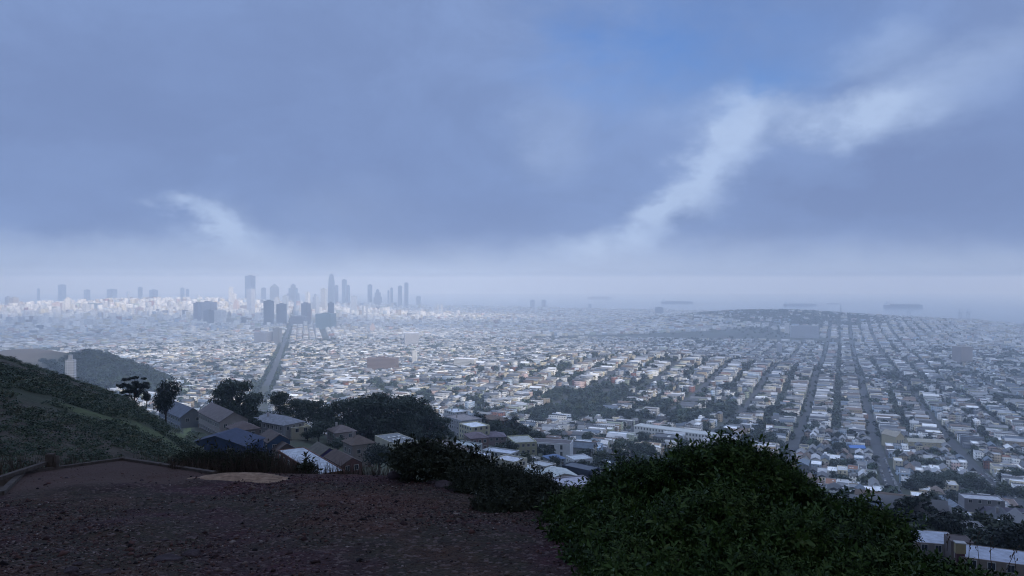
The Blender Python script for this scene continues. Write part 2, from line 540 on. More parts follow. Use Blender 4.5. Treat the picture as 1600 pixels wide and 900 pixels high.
GRASS_STRIPS = [  # picture columns and rows of the pale grassy strips on the hillside, width in metres
    ([(148, 648), (180, 658), (215, 672), (245, 682), (262, 690)], 2.4),
    ([(205, 622), (240, 640), (270, 655), (300, 664), (315, 668)], 2.0),
    ([(85, 628), (112, 640), (128, 652)], 0.9),
    ([(264, 684), (290, 674), (316, 666)], 0.8),
]
STRIP_PTS = []
for pts, w in GRASS_STRIPS:
    P = [np.array(hit(u, v, 40)[:2]) for u, v in pts]
    for a, b in zip(P[:-1], P[1:]):
        n = max(2, int(np.linalg.norm(b - a) / 1.5))
        STRIP_PTS += [(*(a + (b - a) * k / n), w) for k in range(n)]
STRIP_PTS = np.array(STRIP_PTS)
def strip_amount(x, y):
    x = np.asarray(x); y = np.asarray(y)
    best = np.zeros(x.shape)
    wob = (fbm(x, y, 6, 3) - 0.5) * 1.6
    for a, b, w in STRIP_PTS:
        d = np.hypot(x - a, y - b)
        best = np.maximum(best, np.clip(2.0 - (d + wob) / w, 0, 1))
    return best

def hill_w(x, y, k, grow=1.0):
    hu, hr, hh, sw, sl = HILLS[k]
    cx, cy = px(hu, hr); L = math.hypot(cx, cy); ex, ey = cx / L, cy / L
    dx = x - cx; dy = y - cy
    return np.exp(-0.5 * (((-dx * ey + dy * ex) / (sw * grow)) ** 2 + ((dx * ex + dy * ey) / (sl * grow)) ** 2))

def build_ground():
    a1 = np.arange(-50, 50.01, 0.25)
    az = np.radians(np.concatenate([np.arange(-180, -50, 3.0), a1, np.arange(53, 180, 3.0)]))
    n = len(az)
    rr = np.exp(np.concatenate([np.linspace(math.log(3), math.log(9000), 560), np.linspace(math.log(9100), math.log(16500), 8)]))
    A, Rr = np.meshgrid(az, rr)
    X = Rr * np.sin(A); Y = Rr * np.cos(A)
    D = depth(X, Y)
    V = np.stack([X, Y, -D], -1).reshape(-1, 3)
    i, j = np.meshgrid(np.arange(len(rr) - 1), np.arange(n), indexing='ij')
    j2 = (j + 1) % n
    q = np.stack([i * n + j, i * n + j2, (i + 1) * n + j2, (i + 1) * n + j], -1).reshape(-1, 4)[:, ::-1]
    fx = X[:-1, :].ravel(); fy = Y[:-1, :].ravel(); fr = np.hypot(fx, fy)
    # colour of the ground itself: scrub on the near slope, yards and planting in town, bare rock on one far hill
    town = np.array([0.042, 0.050, 0.036]); scrub = np.array([0.080, 0.092, 0.055]); earth = np.array([0.125, 0.100, 0.078])
    grass = np.array([0.13, 0.16, 0.07])
    w = np.clip((fr - 240) / 120, 0, 1)[:, None]
    nn = fbm(fx, fy, 18, 4)[:, None]
    near = scrub * (0.6 + 0.8 * nn) + (earth - scrub) * np.clip((fbm(fx, fy, 34, 4)[:, None] - 0.54) * 7, 0, 0.75)
    c = near * (1 - w) + town * (0.7 + 0.6 * fbm(fx, fy, 90, 4)[:, None]) * w
    m = (fr < 420) & (fx < 0) & (fr > 40)
    sa = np.zeros(len(fx)); sa[m] = strip_amount(fx[m], fy[m])
    c = c * (1 - sa[:, None]) + grass * sa[:, None]
    ch = np.clip(hill_w(fx, fy, 7) * 2.2 - 0.5, 0, 1)[:, None]
    c = c * (1 - ch) + np.array([0.15, 0.12, 0.095]) * (0.6 + 0.8 * fbm(fx, fy, 50, 3)[:, None]) * ch
    def f(N, bs, out):
        a = N.new('ShaderNodeAttribute', attribute_name='tint')
        tc = N.new('ShaderNodeTexCoord')
        n1 = N.noise(tc.outputs['Object'], 0.9, 6, 0.65)
        v = N.maprange(n1.outputs['Fac'], 0.25, 0.75, 0.6, 1.4)
        s = N.new('ShaderNodeVectorMath', operation='SCALE')
        N.put(s.inputs[0], a.outputs['Color']); N.put(s.inputs[3], v)
        N.put(bs.inputs['Base Color'], s.outputs[0])
        bs.inputs['Roughness'].default_value = 1.0
        bump(N, bs, n1.outputs['Fac'], 0.6, 0.4)
    o = mesh_np('city_ground', V, q.ravel(), np.full(len(q), 4), material('ground_cover', f), tint=c, smooth=True)
    tag(o, kind='structure')
    # water
    def g(N, bs, out):
        tc = N.new('ShaderNodeTexCoord')
        n1 = N.noise(tc.outputs['Object'], 0.02, 4, 0.6)
        bs.inputs['Base Color'].default_value = (0.10, 0.14, 0.18, 1)
        bs.inputs['Roughness'].default_value = 0.18
        bs.inputs['Specular IOR Level'].default_value = 0.5
        bump(N, bs, n1.outputs['Fac'], 0.12, 1.0)
    mb = MB()
    mb.face([(-16000, 3500, -WATER_D), (16000, 3500, -WATER_D), (16000, 16400, -WATER_D), (-16000, 16400, -WATER_D)])
    tag(mb.build('bay_water', material('bay_water', g)), kind='structure')

build_ground()

# ------------------------------------------------------------------ haze: one closed box of even, pale air
def build_haze():
    mb = MB()
    mb.box(-17500, 17500, -17500, 17500, -278, 92)
    m = bpy.data.materials.new('haze')
    m.use_nodes = True
    m.node_tree.nodes.clear()
    N = NT(m.node_tree)
    v = N.new('ShaderNodeVolumePrincipled')
    v.inputs['Color'].default_value = HAZE_COLOR
    v.inputs['Density'].default_value = HAZE_DENSITY
    v.inputs['Absorption Color'].default_value = (1, 1, 1, 1)
    v.inputs['Anisotropy'].default_value = 0.2
    out = N.new('ShaderNodeOutputMaterial')
    m.node_tree.links.new(v.outputs[0], out.inputs['Volume'])
    tag(mb.build('haze', m), kind='stuff')
build_haze()

# ------------------------------------------------------------------ unseen cloud sheet added towards the sun, gaps placed to light patches of town
LIT = [  # ground places the sun reaches: column, distance, across, along
    (110, 5600, 1500, 900, 1.0), (330, 5900, 1100, 900, 1.0), (560, 5600, 600, 500, 0.7), (690, 5200, 700, 500, 0.8),
    (930, 1600, 260, 230, 1.0), (850, 1450, 200, 170, 0.85), (560, 1500, 480, 320, 0.8), (330, 1300, 330, 260, 0.9),
    (740, 2500, 620, 420, 0.9), (420, 2500, 760, 520, 0.9), (560, 3500, 900, 360, 0.65), (640, 1900, 420, 260, 0.8), (100, 2600, 500, 300, 0.7), (1050, 1500, 140, 140, 0.6), (700, 1100, 170, 150, 0.5),
]
CLOUD_Z = 9000.0
def build_unseen_clouds():
    def f(N, bs, out):
        geo = N.new('ShaderNodeNewGeometry')
        off = (CLOUD_Z + 240) / math.tan(R(SUN_EL))
        acc = None
        nz = N.noise(geo.outputs['Position'], 0.0016, 5, 0.6)
        sub = N.new('ShaderNodeVectorMath', operation='SUBTRACT'); N.put(sub.inputs[0], nz.outputs['Color']); sub.inputs[1].default_value = (0.5, 0.5, 0.5)
        sc = N.new('ShaderNodeVectorMath', operation='SCALE'); N.put(sc.inputs[0], sub.outputs[0]); sc.inputs[3].default_value = 700
        ad = N.new('ShaderNodeVectorMath', operation='ADD'); N.put(ad.inputs[0], geo.outputs['Position']); N.put(ad.inputs[1], sc.outputs[0])
        for (u, r, w, l, amp) in LIT:
            x, y = px(u, r)
            m = N.new('ShaderNodeMapping', vector_type='TEXTURE')
            m.inputs['Location'].default_value = (x + SUN_DIR.x * off, y + SUN_DIR.y * off, 0)
            m.inputs['Scale'].default_value = (w * 1.25, l * 1.25, 1e6)
            N.put(m.inputs[0], ad.outputs[0])
            g = N.new('ShaderNodeTexGradient', gradient_type='SPHERICAL')
            N.put(g.inputs[0], m.outputs[0])
            s = N.maprange(g.outputs['Fac'], 0.0, 0.55, 0.0, amp, smooth=True)
            acc = s if acc is None else N.math('MAXIMUM', acc, s)
        holes = N.math('MULTIPLY', acc, 1.0, clamp=True)
        veil = N.math('ADD', N.math('MULTIPLY', holes, 1 - VEIL), VEIL, clamp=True)
        tr = N.new('ShaderNodeBsdfTransparent')
        rgb = N.new('ShaderNodeCombineColor')
        for k in range(3): N.put(rgb.inputs[k], veil)
        N.put(tr.inputs[0], rgb.outputs[0])
        N.t.nodes.remove(bs)
        N.t.links.new(tr.outputs[0], out.inputs[0])
    m = material('sun_veil', f)
    n = 60
    off = (CLOUD_Z + 240) / math.tan(R(SUN_EL))
    xs = np.linspace(-6500, 5500, n) + SUN_DIR.x * off; ys = np.linspace(-1500, 9500, n) + SUN_DIR.y * off
    X, Y = np.meshgrid(xs, ys)
    Z = CLOUD_Z + 160 * (fbm(X + 20000, Y + 20000, 3000, 3) - 0.5)
    V = np.stack([X, Y, Z], -1).reshape(-1, 3)
    i, j = np.meshgrid(np.arange(n - 1), np.arange(n - 1), indexing='ij')
    q = np.stack([i * n + j, i * n + j + 1, (i + 1) * n + j + 1, (i + 1) * n + j], -1).reshape(-1, 4)
    o = mesh_np('unseen_clouds', V, q.ravel(), np.full(len(q), 4), m, smooth=True)
    tag(o, kind='structure')
VEIL = 0.08
build_unseen_clouds()

# unseen slab added above the overlook to shade the foreground
def foreground_shade():
    n = 70
    a = np.linspace(-1, 1, n); A, B = np.meshgrid(a, a)
    r = np.sqrt(A ** 2 + B ** 2); q_ = np.maximum(np.abs(A), np.abs(B)) / np.maximum(r, 1e-6)
    X = A * q_ * 1500; Y = -620 + B * q_ * 930
    e = np.clip(1 - (r * q_) ** 2, 0, 1)
    up = 150 + 70 * e + 30 * fbm(X + 9000, Y + 9000, 300, 4); dn = 150 - 14 * e ** .5 * fbm(X + 5000, Y + 5000, 240, 4)
    V = np.concatenate([np.stack([X, Y, dn], -1).reshape(-1, 3), np.stack([X, Y, np.maximum(up, dn + 1)], -1).reshape(-1, 3)])
    i, j = np.meshgrid(np.arange(n - 1), np.arange(n - 1), indexing='ij')
    q = np.stack([i * n + j, i * n + j + 1, (i + 1) * n + j + 1, (i + 1) * n + j], -1).reshape(-1, 4)
    q = np.concatenate([q[:, ::-1], q + n * n])
    m = bpy.data.materials.new('fog'); m.use_nodes = True; m.node_tree.nodes.clear(); N = NT(m.node_tree)  # see-through grey of the added slab, dims the light passing through
    tr = N.new('ShaderNodeBsdfTransparent'); tr.inputs[0].default_value = (0.52, 0.52, 0.55, 1)
    df = N.new('ShaderNodeBsdfDiffuse'); df.inputs[0].default_value = (0.7, 0.7, 0.7, 1)
    mx = N.new('ShaderNodeMixShader'); mx.inputs[0].default_value = 0.12
    m.node_tree.links.new(tr.outputs[0], mx.inputs[1]); m.node_tree.links.new(df.outputs[0], mx.inputs[2])
    out = N.new('ShaderNodeOutputMaterial'); m.node_tree.links.new(mx.outputs[0], out.inputs[0])
    tag(mesh_np('foreground_shade_slab', V, q.ravel(), np.full(len(q), 4), m, smooth=True), kind='structure')
foreground_shade()

# ------------------------------------------------------------------ palettes
WALLS = [('white', (0.72, 0.72, 0.70)), ('cream', (0.60, 0.55, 0.42)), ('pale grey', (0.46, 0.47, 0.48)), ('pale blue', (0.38, 0.46, 0.55)),
         ('tan', (0.38, 0.31, 0.22)), ('pale pink', (0.56, 0.42, 0.39)), ('sage green', (0.36, 0.41, 0.33)), ('brown', (0.19, 0.14, 0.11)),
         ('dark grey', (0.13, 0.14, 0.16)), ('brick red', (0.26, 0.12, 0.09))]
WP = np.array([.32, .18, .20, .08, .06, .04, .04, .03, .035, .015])
ROOFS = [('white', (0.66, 0.67, 0.68)), ('light grey', (0.38, 0.39, 0.41)), ('mid grey', (0.20, 0.205, 0.215)), ('dark grey', (0.085, 0.09, 0.10)),
         ('brown', (0.14, 0.105, 0.085)), ('slate blue', (0.11, 0.135, 0.17)), ('rusty', (0.24, 0.12, 0.075))]
RP_FLAT = np.array([.25, .24, .22, .18, .06, .04, .01]); RP_PITCH = np.array([.03, .13, .31, .30, .12, .10, .01])

# ------------------------------------------------------------------ where nothing of the general town stands
def occluder(u):
    """row of the near ground, shrubs and hillside above which the town shows"""
    return np.interp(u, [0, 60, 130, 200, 250, 330, 400, 430, 540, 600, 640, 700, 760, 850, 900, 950, 1050, 1150, 1260, 1300, 1400, 1440, 1520, 1600],
                     [548, 565, 590, 612, 640, 690, 700, 735, 742, 742, 705, 715, 735, 765, 755, 720, 715, 700, 720, 765, 775, 830, 860, 890])
EXCL = []      # (x, y, radius) taken by landmarks
def clear_of(x, y, extra=0.0):
    ok = np.ones(np.shape(x), dtype=bool)
    for (a, b, r) in EXCL:
        ok &= np.hypot(x - a, y - b) > r + extra
    return ok
# ------------------------------------------------------------------ general buildings with parts
def tint_var(c, k=0.08):
    f = 1 + random.uniform(-k, k)
    return tuple(min(0.85, x * f) for x in c)

def win(parent, x, y, z, w, h, face, mode=0, into=None):
    """a window on the wall facing -y 'f', +y 'b', -x 'l', +x 'r', centred at x/y along that wall"""
    mb = into if into is not None else MB()
    fm, gm = (1, 2) if into is not None else (0, 1)
    t = 0.13
    def put(m, a0, a1, z0, z1, d0, d1, mi=0):
        if face == 'f': m.box(x + a0, x + a1, y - d1, y - d0, z0, z1, mi)
        elif face == 'b': m.box(x + a0, x + a1, y + d0, y + d1, z0, z1, mi)
        elif face == 'l': m.box(x - d1, x - d0, y + a0, y + a1, z0, z1, mi)
        else: m.box(x + d0, x + d1, y + a0, y + a1, z0, z1, mi)
    put(mb, -w / 2 - t, w / 2 + t, z - t, z, 0.003, 0.12, fm); put(mb, -w / 2 - t, w / 2 + t, z + h, z + h + t, 0.003, 0.12, fm)
    put(mb, -w / 2 - t, -w / 2, z, z + h, 0.003, 0.12, fm); put(mb, w / 2, w / 2 + t, z, z + h, 0.003, 0.12, fm)
    if w > 0.9: put(mb, -0.03, 0.03, z, z + h, 0.06, 0.10, fm)
    if mode:
        put(mb, -w / 2, w / 2, z, z + h, 0.003, 0.05, gm)
        return None if into is not None else mb.build('window', [M_TRIM, M_GLASS], parent)
    f = mb.build('window', M_TRIM, parent)
    g = MB(); put(g, -w / 2, w / 2, z, z + h, 0.003, 0.05)
    g.build('pane', M_GLASS, f)
    return f

def building(name, loc, rz, W, L, H, roof='flat', wall=(0.5, 0.5, 0.5), roofc=(0.3, 0.3, 0.3), rise=None, label=None, cat='house', group=None,
             floors=2, wins='fblr', chim=0, sky=0, trim=None, door=True, parapet=0.5, ridge='y', winw=1.2, winh=1.4, gap=2.6, base=6.0, over=0.5, bay=False, garage=False, mode=0, sgap=None, ribbons=None):
    """W along x, L along y; front is -y"""
    t = empty(name, loc, rz)
    tag(t, label, cat, group)
    hx, hy = W / 2, L / 2
    m = MB()
    trim = trim or tuple(min(0.8, c * 1.15) for c in wall)
    rise = rise if rise is not None else 0.0
    if roof == 'flat':
        m.box(-hx, hx, -hy, hy, -base, H, 0, bottom=False, top=False)
        p = 0.25
        m.face([(-hx, -hy, H), (hx, -hy, H), (hx - p, -hy + p, H), (-hx + p, -hy + p, H)])
        m.face([(hx, -hy, H), (hx, hy, H), (hx - p, hy - p, H), (hx - p, -hy + p, H)])
        m.face([(hx, hy, H), (-hx, hy, H), (-hx + p, hy - p, H), (hx - p, hy - p, H)])
        m.face([(-hx, hy, H), (-hx, -hy, H), (-hx + p, -hy + p, H), (-hx + p, hy - p, H)])
        z = H - parapet
        for a, b in (((-hx + p, -hy + p), (hx - p, -hy + p)), ((hx - p, -hy + p), (hx - p, hy - p)), ((hx - p, hy - p), (-hx + p, hy - p)), ((-hx + p, hy - p), (-hx + p, -hy + p))):
            m.wall(b, a, z, H)
        w = None
        r = MB(); r.face([(-hx + p, -hy + p, z), (hx - p, -hy + p, z), (hx - p, hy - p, z), (-hx + p, hy - p, z)])
        ro = r.build('roof', M_ROOF, t, roofc)
        if sky:
            for k in range(sky):
                s = MB(); sx = (k % 3 - 1) * W * 0.22; sy = (k // 3 - 0.5) * L * 0.24
                s.box(sx - 0.6, sx + 0.6, sy - 0.9, sy + 0.9, z + 0.003, z + 0.35)
                s.build('skylight', M_TRIM, ro)
        zt = z
    else:
        if ridge == 'x':      # ridge runs along x
            m.box(-hx, hx, -hy, hy, -base, H, 0, bottom=False, top=False)
            if roof == 'gable':
                m.face([(hx, -hy, H), (hx, hy, H), (hx, 0, H + rise)]); m.face([(-hx, hy, H), (-hx, -hy, H), (-hx, 0, H + rise)])
        else:
            m.box(-hx, hx, -hy, hy, -base, H, 0, bottom=False, top=False)
            if roof == 'gable':
                m.face([(-hx, -hy, H), (hx, -hy, H), (0, -hy, H + rise)]); m.face([(hx, hy, H), (-hx, hy, H), (0, hy, H + rise)])
        w = None
        r = MB(); o = over; th = 0.22
        if roof == 'gable':
            if ridge == 'x':
                s = rise / hy
                for sg in (-1, 1):
                    a = [(-hx - o, sg * (hy + o), H - o * s + 0.02), (hx + o, sg * (hy + o), H - o * s + 0.02), (hx + o, 0, H + rise + 0.02), (-hx - o, 0, H + rise + 0.02)]
                    if sg > 0: a = a[::-1]
                    b = [(x, y, z + th) for x, y, z in a]
                    r.face(b); r.face(a[::-1])
                    for k in range(4):
                        r.face([a[k], a[(k + 1) % 4], b[(k + 1) % 4], b[k]])
            else:
                s = rise / hx
                for sg in (-1, 1):
                    a = [(sg * (hx + o), -hy - o, H - o * s + 0.02), (0, -hy - o, H + rise + 0.02), (0, hy + o, H + rise + 0.02), (sg * (hx + o), hy + o, H - o * s + 0.02)]
                    if sg > 0: a = a[::-1]
                    b = [(x, y, z + th) for x, y, z in a]
                    r.face(b); r.face(a[::-1])
                    for k in range(4):
                        r.face([a[k], a[(k + 1) % 4], b[(k + 1) % 4], b[k]])
        else:  # hip
            if W >= L:
                c0, c1 = (-hx + hy, 0), (hx - hy, 0)
            else:
                c0, c1 = (0, -hy + hx), (0, hy - hx)
            e = [(-hx - o, -hy - o), (hx + o, -hy - o), (hx + o, hy + o), (-hx - o, hy + o)]
            E = [(x, y, H) for x, y in e]; E2 = [(x, y, H + th) for x, y in e]
            A = (*c0, H + rise + th); B = (*c1, H + rise + th)
            for k in range(4): r.face([E[k], E[(k + 1) % 4], E2[(k + 1) % 4], E2[k]])
            if W >= L:
                r.face([E2[0], E2[1], B, A]); r.face([E2[2], E2[3], A, B]); r.face([E2[1], E2[2], B]); r.face([E2[3], E2[0], A])
            else:
                r.face([E2[0], E2[1], A]); r.face([E2[1], E2[2], B, A]); r.face([E2[2], E2[3], B]); r.face([E2[3], E2[0], A, B])
            r.face(E[::-1])
        ro = r.build('roof', M_ROOF, t, roofc)
        zt = H + rise * 0.5
    for k in range(chim):
        c = MB(); cx = (-0.3 + 0.55 * k) * W * 0.6; cy = (0.25 - 0.4 * (k % 2)) * L * 0.6
        c.box(cx - 0.4, cx + 0.4, cy - 0.3, cy + 0.3, zt - 0.6, zt + 1.6 + rise * 0.3)
        c.build('chimney', M_WALL, ro, (0.45, 0.42, 0.40))
    fh = H / floors
    bo = None
    if bay:
        b = MB(); b.box(-hx * 0.75, hx * 0.05, -hy - 0.9, -hy - 0.004, fh * 0.9, H - 0.5)
        bo = b.build('bay', M_WALL, t, trim)
        for k in range(1, floors):
            win(bo, -hx * 0.35, -hy - 0.9, k * fh + fh * 0.25, winw * 1.3, winh, 'f', max(mode, 1))
    into = m if mode == 2 else None
    for face in wins:
        span = W if face in 'fb' else L
        g = gap if face in 'fb' else (sgap or gap)
        n = max(1, int((span - 1.2) / g))
        for k in range(n):
            a = (k + 0.5 - n / 2) * (span - 1.0) / n
            for fl in range(floors):
                if face == 'f' and fl == 0 and (door or garage) and k < 2: continue
                if face == 'f' and bay and a < hx * 0.15 and fl > 0: continue
                z = fl * fh + fh * 0.28
                if face == 'f': win(t, a, -hy, z, winw, winh, 'f', mode, into)
                elif face == 'b': win(t, a, hy, z, winw, winh, 'b', mode, into)
                elif face == 'l': win(t, -hx, a, z, winw, winh, 'l', mode, into)
                else: win(t, hx, a, z, winw, winh, 'r', mode, into)
    for (fc, a, z, w_, h_) in (ribbons or ()):
        win(t, a if fc in 'fb' else (-hx if fc == 'l' else hx), {'f': -hy, 'b': hy}.get(fc, a), z, w_, h_, fc, 0)
    w = m.build('wall', [M_WALL, M_TRIM, M_GLASS], t, wall)
    if door and 'f' in wins:
        d = MB(); dx = hx * 0.55
        d.box(dx - 0.55, dx + 0.55, -hy - 0.06, -hy - 0.003, 0.1, 2.2)
        d.build('door', M_WALL, t, (0.12, 0.07, 0.05))
    if garage:
        d = MB(); dx = -hx * 0.35
        d.box(dx - 1.25, dx + 1.25, -hy - 0.06, -hy - 0.003, 0.05, 2.3)
        d.build('garage_door', M_WALL, t, (0.5, 0.5, 0.48))
    return t

def place(u, v, rmin=60, dz=0.0):
    x, y, z = hit(u, v, rmin)
    return (x, y, z + dz)

# ------------------------------------------------------------------ trees
def quads(P, Nrm, S, asp=0.7):
    """leaf faces: centres P, normals Nrm, sizes S -> verts, loops"""
    n = len(P)
    a = np.cross(Nrm, rng.normal(size=(n, 3))); a /= np.linalg.norm(a, axis=1)[:, None] + 1e-9
    b = np.cross(Nrm, a)
    S = np.asarray(S).reshape(-1, 1)
    V = np.stack([P - a * S, P - b * S * asp * .6 , P + a * S, P + b * S * asp], 1)
    return V.reshape(-1, 3)

def crown_cloud(n, lobes, size, up=0.4):
    """faces spread through the outer part of several lobes"""
    L = np.array(lobes)                      # x y z rx ry rz
    vol = L[:, 3] * L[:, 4] * L[:, 5]
    k = rng.choice(len(L), size=n, p=vol ** 0.8 / (vol ** 0.8).sum())
    d = rng.normal(size=(n, 3)); d /= np.linalg.norm(d, axis=1)[:, None]
    rad = 0.5 + 0.72 * rng.random((n, 1)) ** 1.1
    P = L[k, :3] + d * L[k, 3:6] * rad
    Nn = d * 0.8 + rng.normal(size=(n, 3)) * 0.55 + np.array([0, 0, up]); Nn /= np.linalg.norm(Nn, axis=1)[:, None]
    S = size * (0.55 + 0.9 * rng.random(n))
    return quads(P, Nn, S)

def tree_lobes(kind, h, w):
    L = []
    if kind == 'round':
        for k in range(13):
            t = rng.uniform(0, 6.28); rr = w * 0.30 * math.sqrt(rng.random()); z = h * rng.uniform(0.42, 0.86)
            s = w * rng.uniform(0.15, 0.27) * (1.15 - 0.35 * abs(z / h - 0.6))
            L.append((rr * math.cos(t), rr * math.sin(t), z, s, s, s * 0.72))
        L.append((0, 0, h * 0.6, w * 0.26, w * 0.26, h * 0.26))
    elif kind == 'cypress':                   # broad wind-shaped cypress, layered
        for k in range(24):
            z = h * rng.uniform(0.14, 0.95); t = rng.uniform(0, 6.28)
            spread = w * 0.42 * (1.0 - 0.6 * max(0, z / h - 0.55) / 0.45)
            rr = spread * math.sqrt(rng.random()); s = w * rng.uniform(0.12, 0.22)
            L.append((rr * math.cos(t) + w * 0.04, rr * math.sin(t), z, s * 1.25, s * 1.25, s * 0.55))
        L.append((0, 0, h * 0.58, w * 0.3, w * 0.3, h * 0.3))
    elif kind == 'open':                      # gappy, limbs show
        for k in range(46):
            z = h * rng.uniform(0.38, 0.98); t = rng.uniform(0, 6.28); rr = w * 0.44 * math.sqrt(rng.random()) * (1.1 - 0.4 * z / h); s = w * rng.uniform(0.05, 0.10)
            L.append((rr * math.cos(t), rr * math.sin(t), z, s * 1.2, s * 1.2, s * 0.6))
    elif kind == 'conifer':
        for k in range(12):
            f = k / 11.0; s = w * 0.5 * (1.0 - f) ** 0.8 + w * 0.05
            for q in range(3 if f < 0.7 else 1):
                t = rng.uniform(0, 6.28)
                L.append((0.35 * s * math.cos(t), 0.35 * s * math.sin(t), h * (0.16 + 0.82 * f), s * 0.72, s * 0.72, h * 0.07))
    return L

def tree_mesh(kind, h, w, n, leaf):
    lob = tree_lobes(kind, h, w)
    V = crown_cloud(n, lob, leaf)
    crown = mesh_np('crown', V, np.arange(len(V)), np.full(len(V) // 4, 4), M_LEAF)
    mb = MB(); tr = max(0.12, h * 0.028)
    pts = [Vector((0, 0, -2.5))]
    for k in range(1, 6):
        f = k / 5
        pts.append(Vector((math.sin(k * 2.1) * 0.03 * h * f, math.cos(k * 1.7) * 0.03 * h * f, h * 0.72 * f)))
    for k in range(5):
        mb.tube(pts[k], pts[k + 1], tr * (1 - 0.15 * k) * 1.2, tr * (1 - 0.15 * (k + 1)) * 1.2, 7)
    if kind != 'conifer':
        for k in range(7):
            l = Vector(lob[k][:3]); st = pts[1 + k % 3] * 0.7 + pts[2 + k % 3] * 0.3
            mid = (st + l) / 2 + Vector((0, 0, -0.06 * h))
            mb.tube(st, mid, tr * 0.55, tr * 0.35, 5); mb.tube(mid, l, tr * 0.35, tr * 0.12, 5)
    trunk = mb.build('trunk', M_TRUNK)
    return crown, trunk

TREES = {}
def tree_proto(kind, var, n=1500, leaf=0.42):
    """unit trees: 10 m high, 9 m wide"""
    key = (kind, var, n)
    if key in TREES: return TREES[key]
    w = {'round': 9.5, 'cypress': 11, 'open': 10, 'conifer': 6.5}[kind]
    crown, trunk = tree_mesh(kind, 10.0, w, n, leaf)
    TREES[key] = [crown, trunk, False]
    return TREES[key]
def tree(name, x, y, z, h, wf, kind, var, label, group, col=(1, 1, 1), n=1500, leaf=0.42, cat='tree'):
    p = tree_proto(kind, var, n, leaf)
    t = empty(name, (x, y, z), random.uniform(0, 6.28))
    s = h / 10.0
    t.scale = (s * wf, s * wf, s)
    tag(t, label, cat, group)
    if not p[2]:
        c, k = p[0], p[1]; p[2] = True
    else:
        c, k = p[0].copy(), p[1].copy(); COL.objects.link(c); COL.objects.link(k)
    c.parent = t; k.parent = t
    c.color = (*col, 1)
    return t
# ------------------------------------------------------------------ near houses below the overlook
HERO = []      # (u, v, name used in labels)
def near_house(uv, W, L, H, rz=34, name='house', rmin=90, dist=None, **kw):
    if 30 <= rz <= 60 and uv[0] < 960 and name != 'row_house' and L < 30:
        W *= 0.8; L *= 0.8
    if dist:
        x, y = px(uv[0], dist); z = (V0 - uv[1]) / FPX * dist - H - kw.get('rise', 0) * 0.5
        kw['base'] = 22
    else:
        x, y, z = hit(uv[0], uv[1], rmin, H + kw.get('rise', 0) * 0.5)
    kw.setdefault('group', None)
    t = building(name, (x, y, z), R(rz), W, L, H, **kw)
    EXCL.append((x, y, 0.5 * max(W, L) * 0.9 + 3))
    return t
G = 'houses on the slope just below the overlook'
near_house((282, 637), 10, 32, 6, 41, 'row_house', dist=335, roof='gable', rise=3.4, wall=(0.26, 0.29, 0.33), roofc=(0.10, 0.115, 0.15), wins='lf', gap=3.2, winw=1.5, label='long slate-roofed row house behind the grassy hillside, farther of the two long ones', cat='row house')
near_house((347, 643), 11, 30, 7, 38, 'row_house', rmin=240, roof='gable', rise=3.2, wall=(0.40, 0.36, 0.34), roofc=(0.135, 0.115, 0.115), wins='lf', gap=3.0, label='long brown-roofed tan row house above the blue houses', cat='row house')
near_house((379, 664), 11, 13, 6, 38, roof='hip', rise=2.4, wall=(0.2, 0.17, 0.16), roofc=(0.12, 0.09, 0.085), wins='lf', label='small dark brown hip-roofed house at the end of the long brown row house')
near_house((352, 683), 19, 12, 6, -8, roof='gable', rise=2.8, ridge='y', wall=(0.045, 0.08, 0.19), roofc=(0.045, 0.062, 0.115), wins='f', gap=6, label='wide navy blue house with slate roof beside the foot of the hillside')
near_house((428, 681), 9, 14, 6.5, 34, roof='gable', rise=2.2, wall=(0.045, 0.10, 0.20), roofc=(0.115, 0.09, 0.08), wins='lf', label='narrow blue house with brown gabled roof behind the big white flat roof')
near_house((440, 695), 8, 12, 4.5, 34, roof='gable', rise=2.0, wall=(0.16, 0.12, 0.10), roofc=(0.11, 0.085, 0.075), wins='l', label='low brown house with brown gabled roof touching the big white flat roof')
near_house((483, 719), 7.2, 31, 6.5, 34, rmin=120, roof='flat', parapet=0.15, wall=(0.22, 0.10, 0.07), roofc=(0.60, 0.64, 0.68), wins='lf', gap=3.5, label='rust-brown house with a long bright white flat roof right below the gravel edge')
near_house((505, 701), 8, 13, 6.0, 34, roof='gable', rise=2.0, wall=(0.09, 0.075, 0.30), roofc=(0.13, 0.12, 0.10), wins='lf', label='violet-blue gabled house beside the big white flat roof')
near_house((536, 714), 8, 17, 5.0, 34, roof='gable', rise=1.8, wall=(0.19, 0.09, 0.075), roofc=(0.12, 0.085, 0.072), wins='lf', label='reddish-brown house with long brown roof to the right of the white flat roof')
near_house((432, 654), 13, 28, 5.5, 55, roof='hip', rise=2.6, wall=(0.32, 0.33, 0.35), roofc=(0.20, 0.21, 0.24), wins='lf', chim=1, label='grey hip-roofed house with a chimney, uphill of the cream flat-roofed one')
near_house((463, 664), 10, 15, 5.5, 34, roof='flat', wall=(0.58, 0.55, 0.42), roofc=(0.42, 0.36, 0.24), wins='lf', gap=2.4, label='cream house with a sandy flat roof between the row house and the dark trees')
near_house((533, 669), 11, 12, 6, 34, roof='hip', rise=2.2, wall=(0.40, 0.34, 0.34), roofc=(0.15, 0.12, 0.115), wins='lf', chim=1, label='pinkish grey house with brown hip roof in front of the tall cypresses')
near_house((560, 686), 10, 11, 8, 34, roof='hip', rise=2.4, wall=(0.33, 0.30, 0.27), roofc=(0.14, 0.105, 0.085), wins='lf', chim=1, label='tall tan house with brown hip roof behind the round tree')
near_house((619, 685), 12.5, 24, 7.5, 34, roof='flat', parapet=0.12, wall=(0.58, 0.55, 0.43), roofc=(0.215, 0.225, 0.235), wins='f', sky=6, winw=0.9, winh=0.8, label='cream building with a grey flat roof carrying six small skylights')
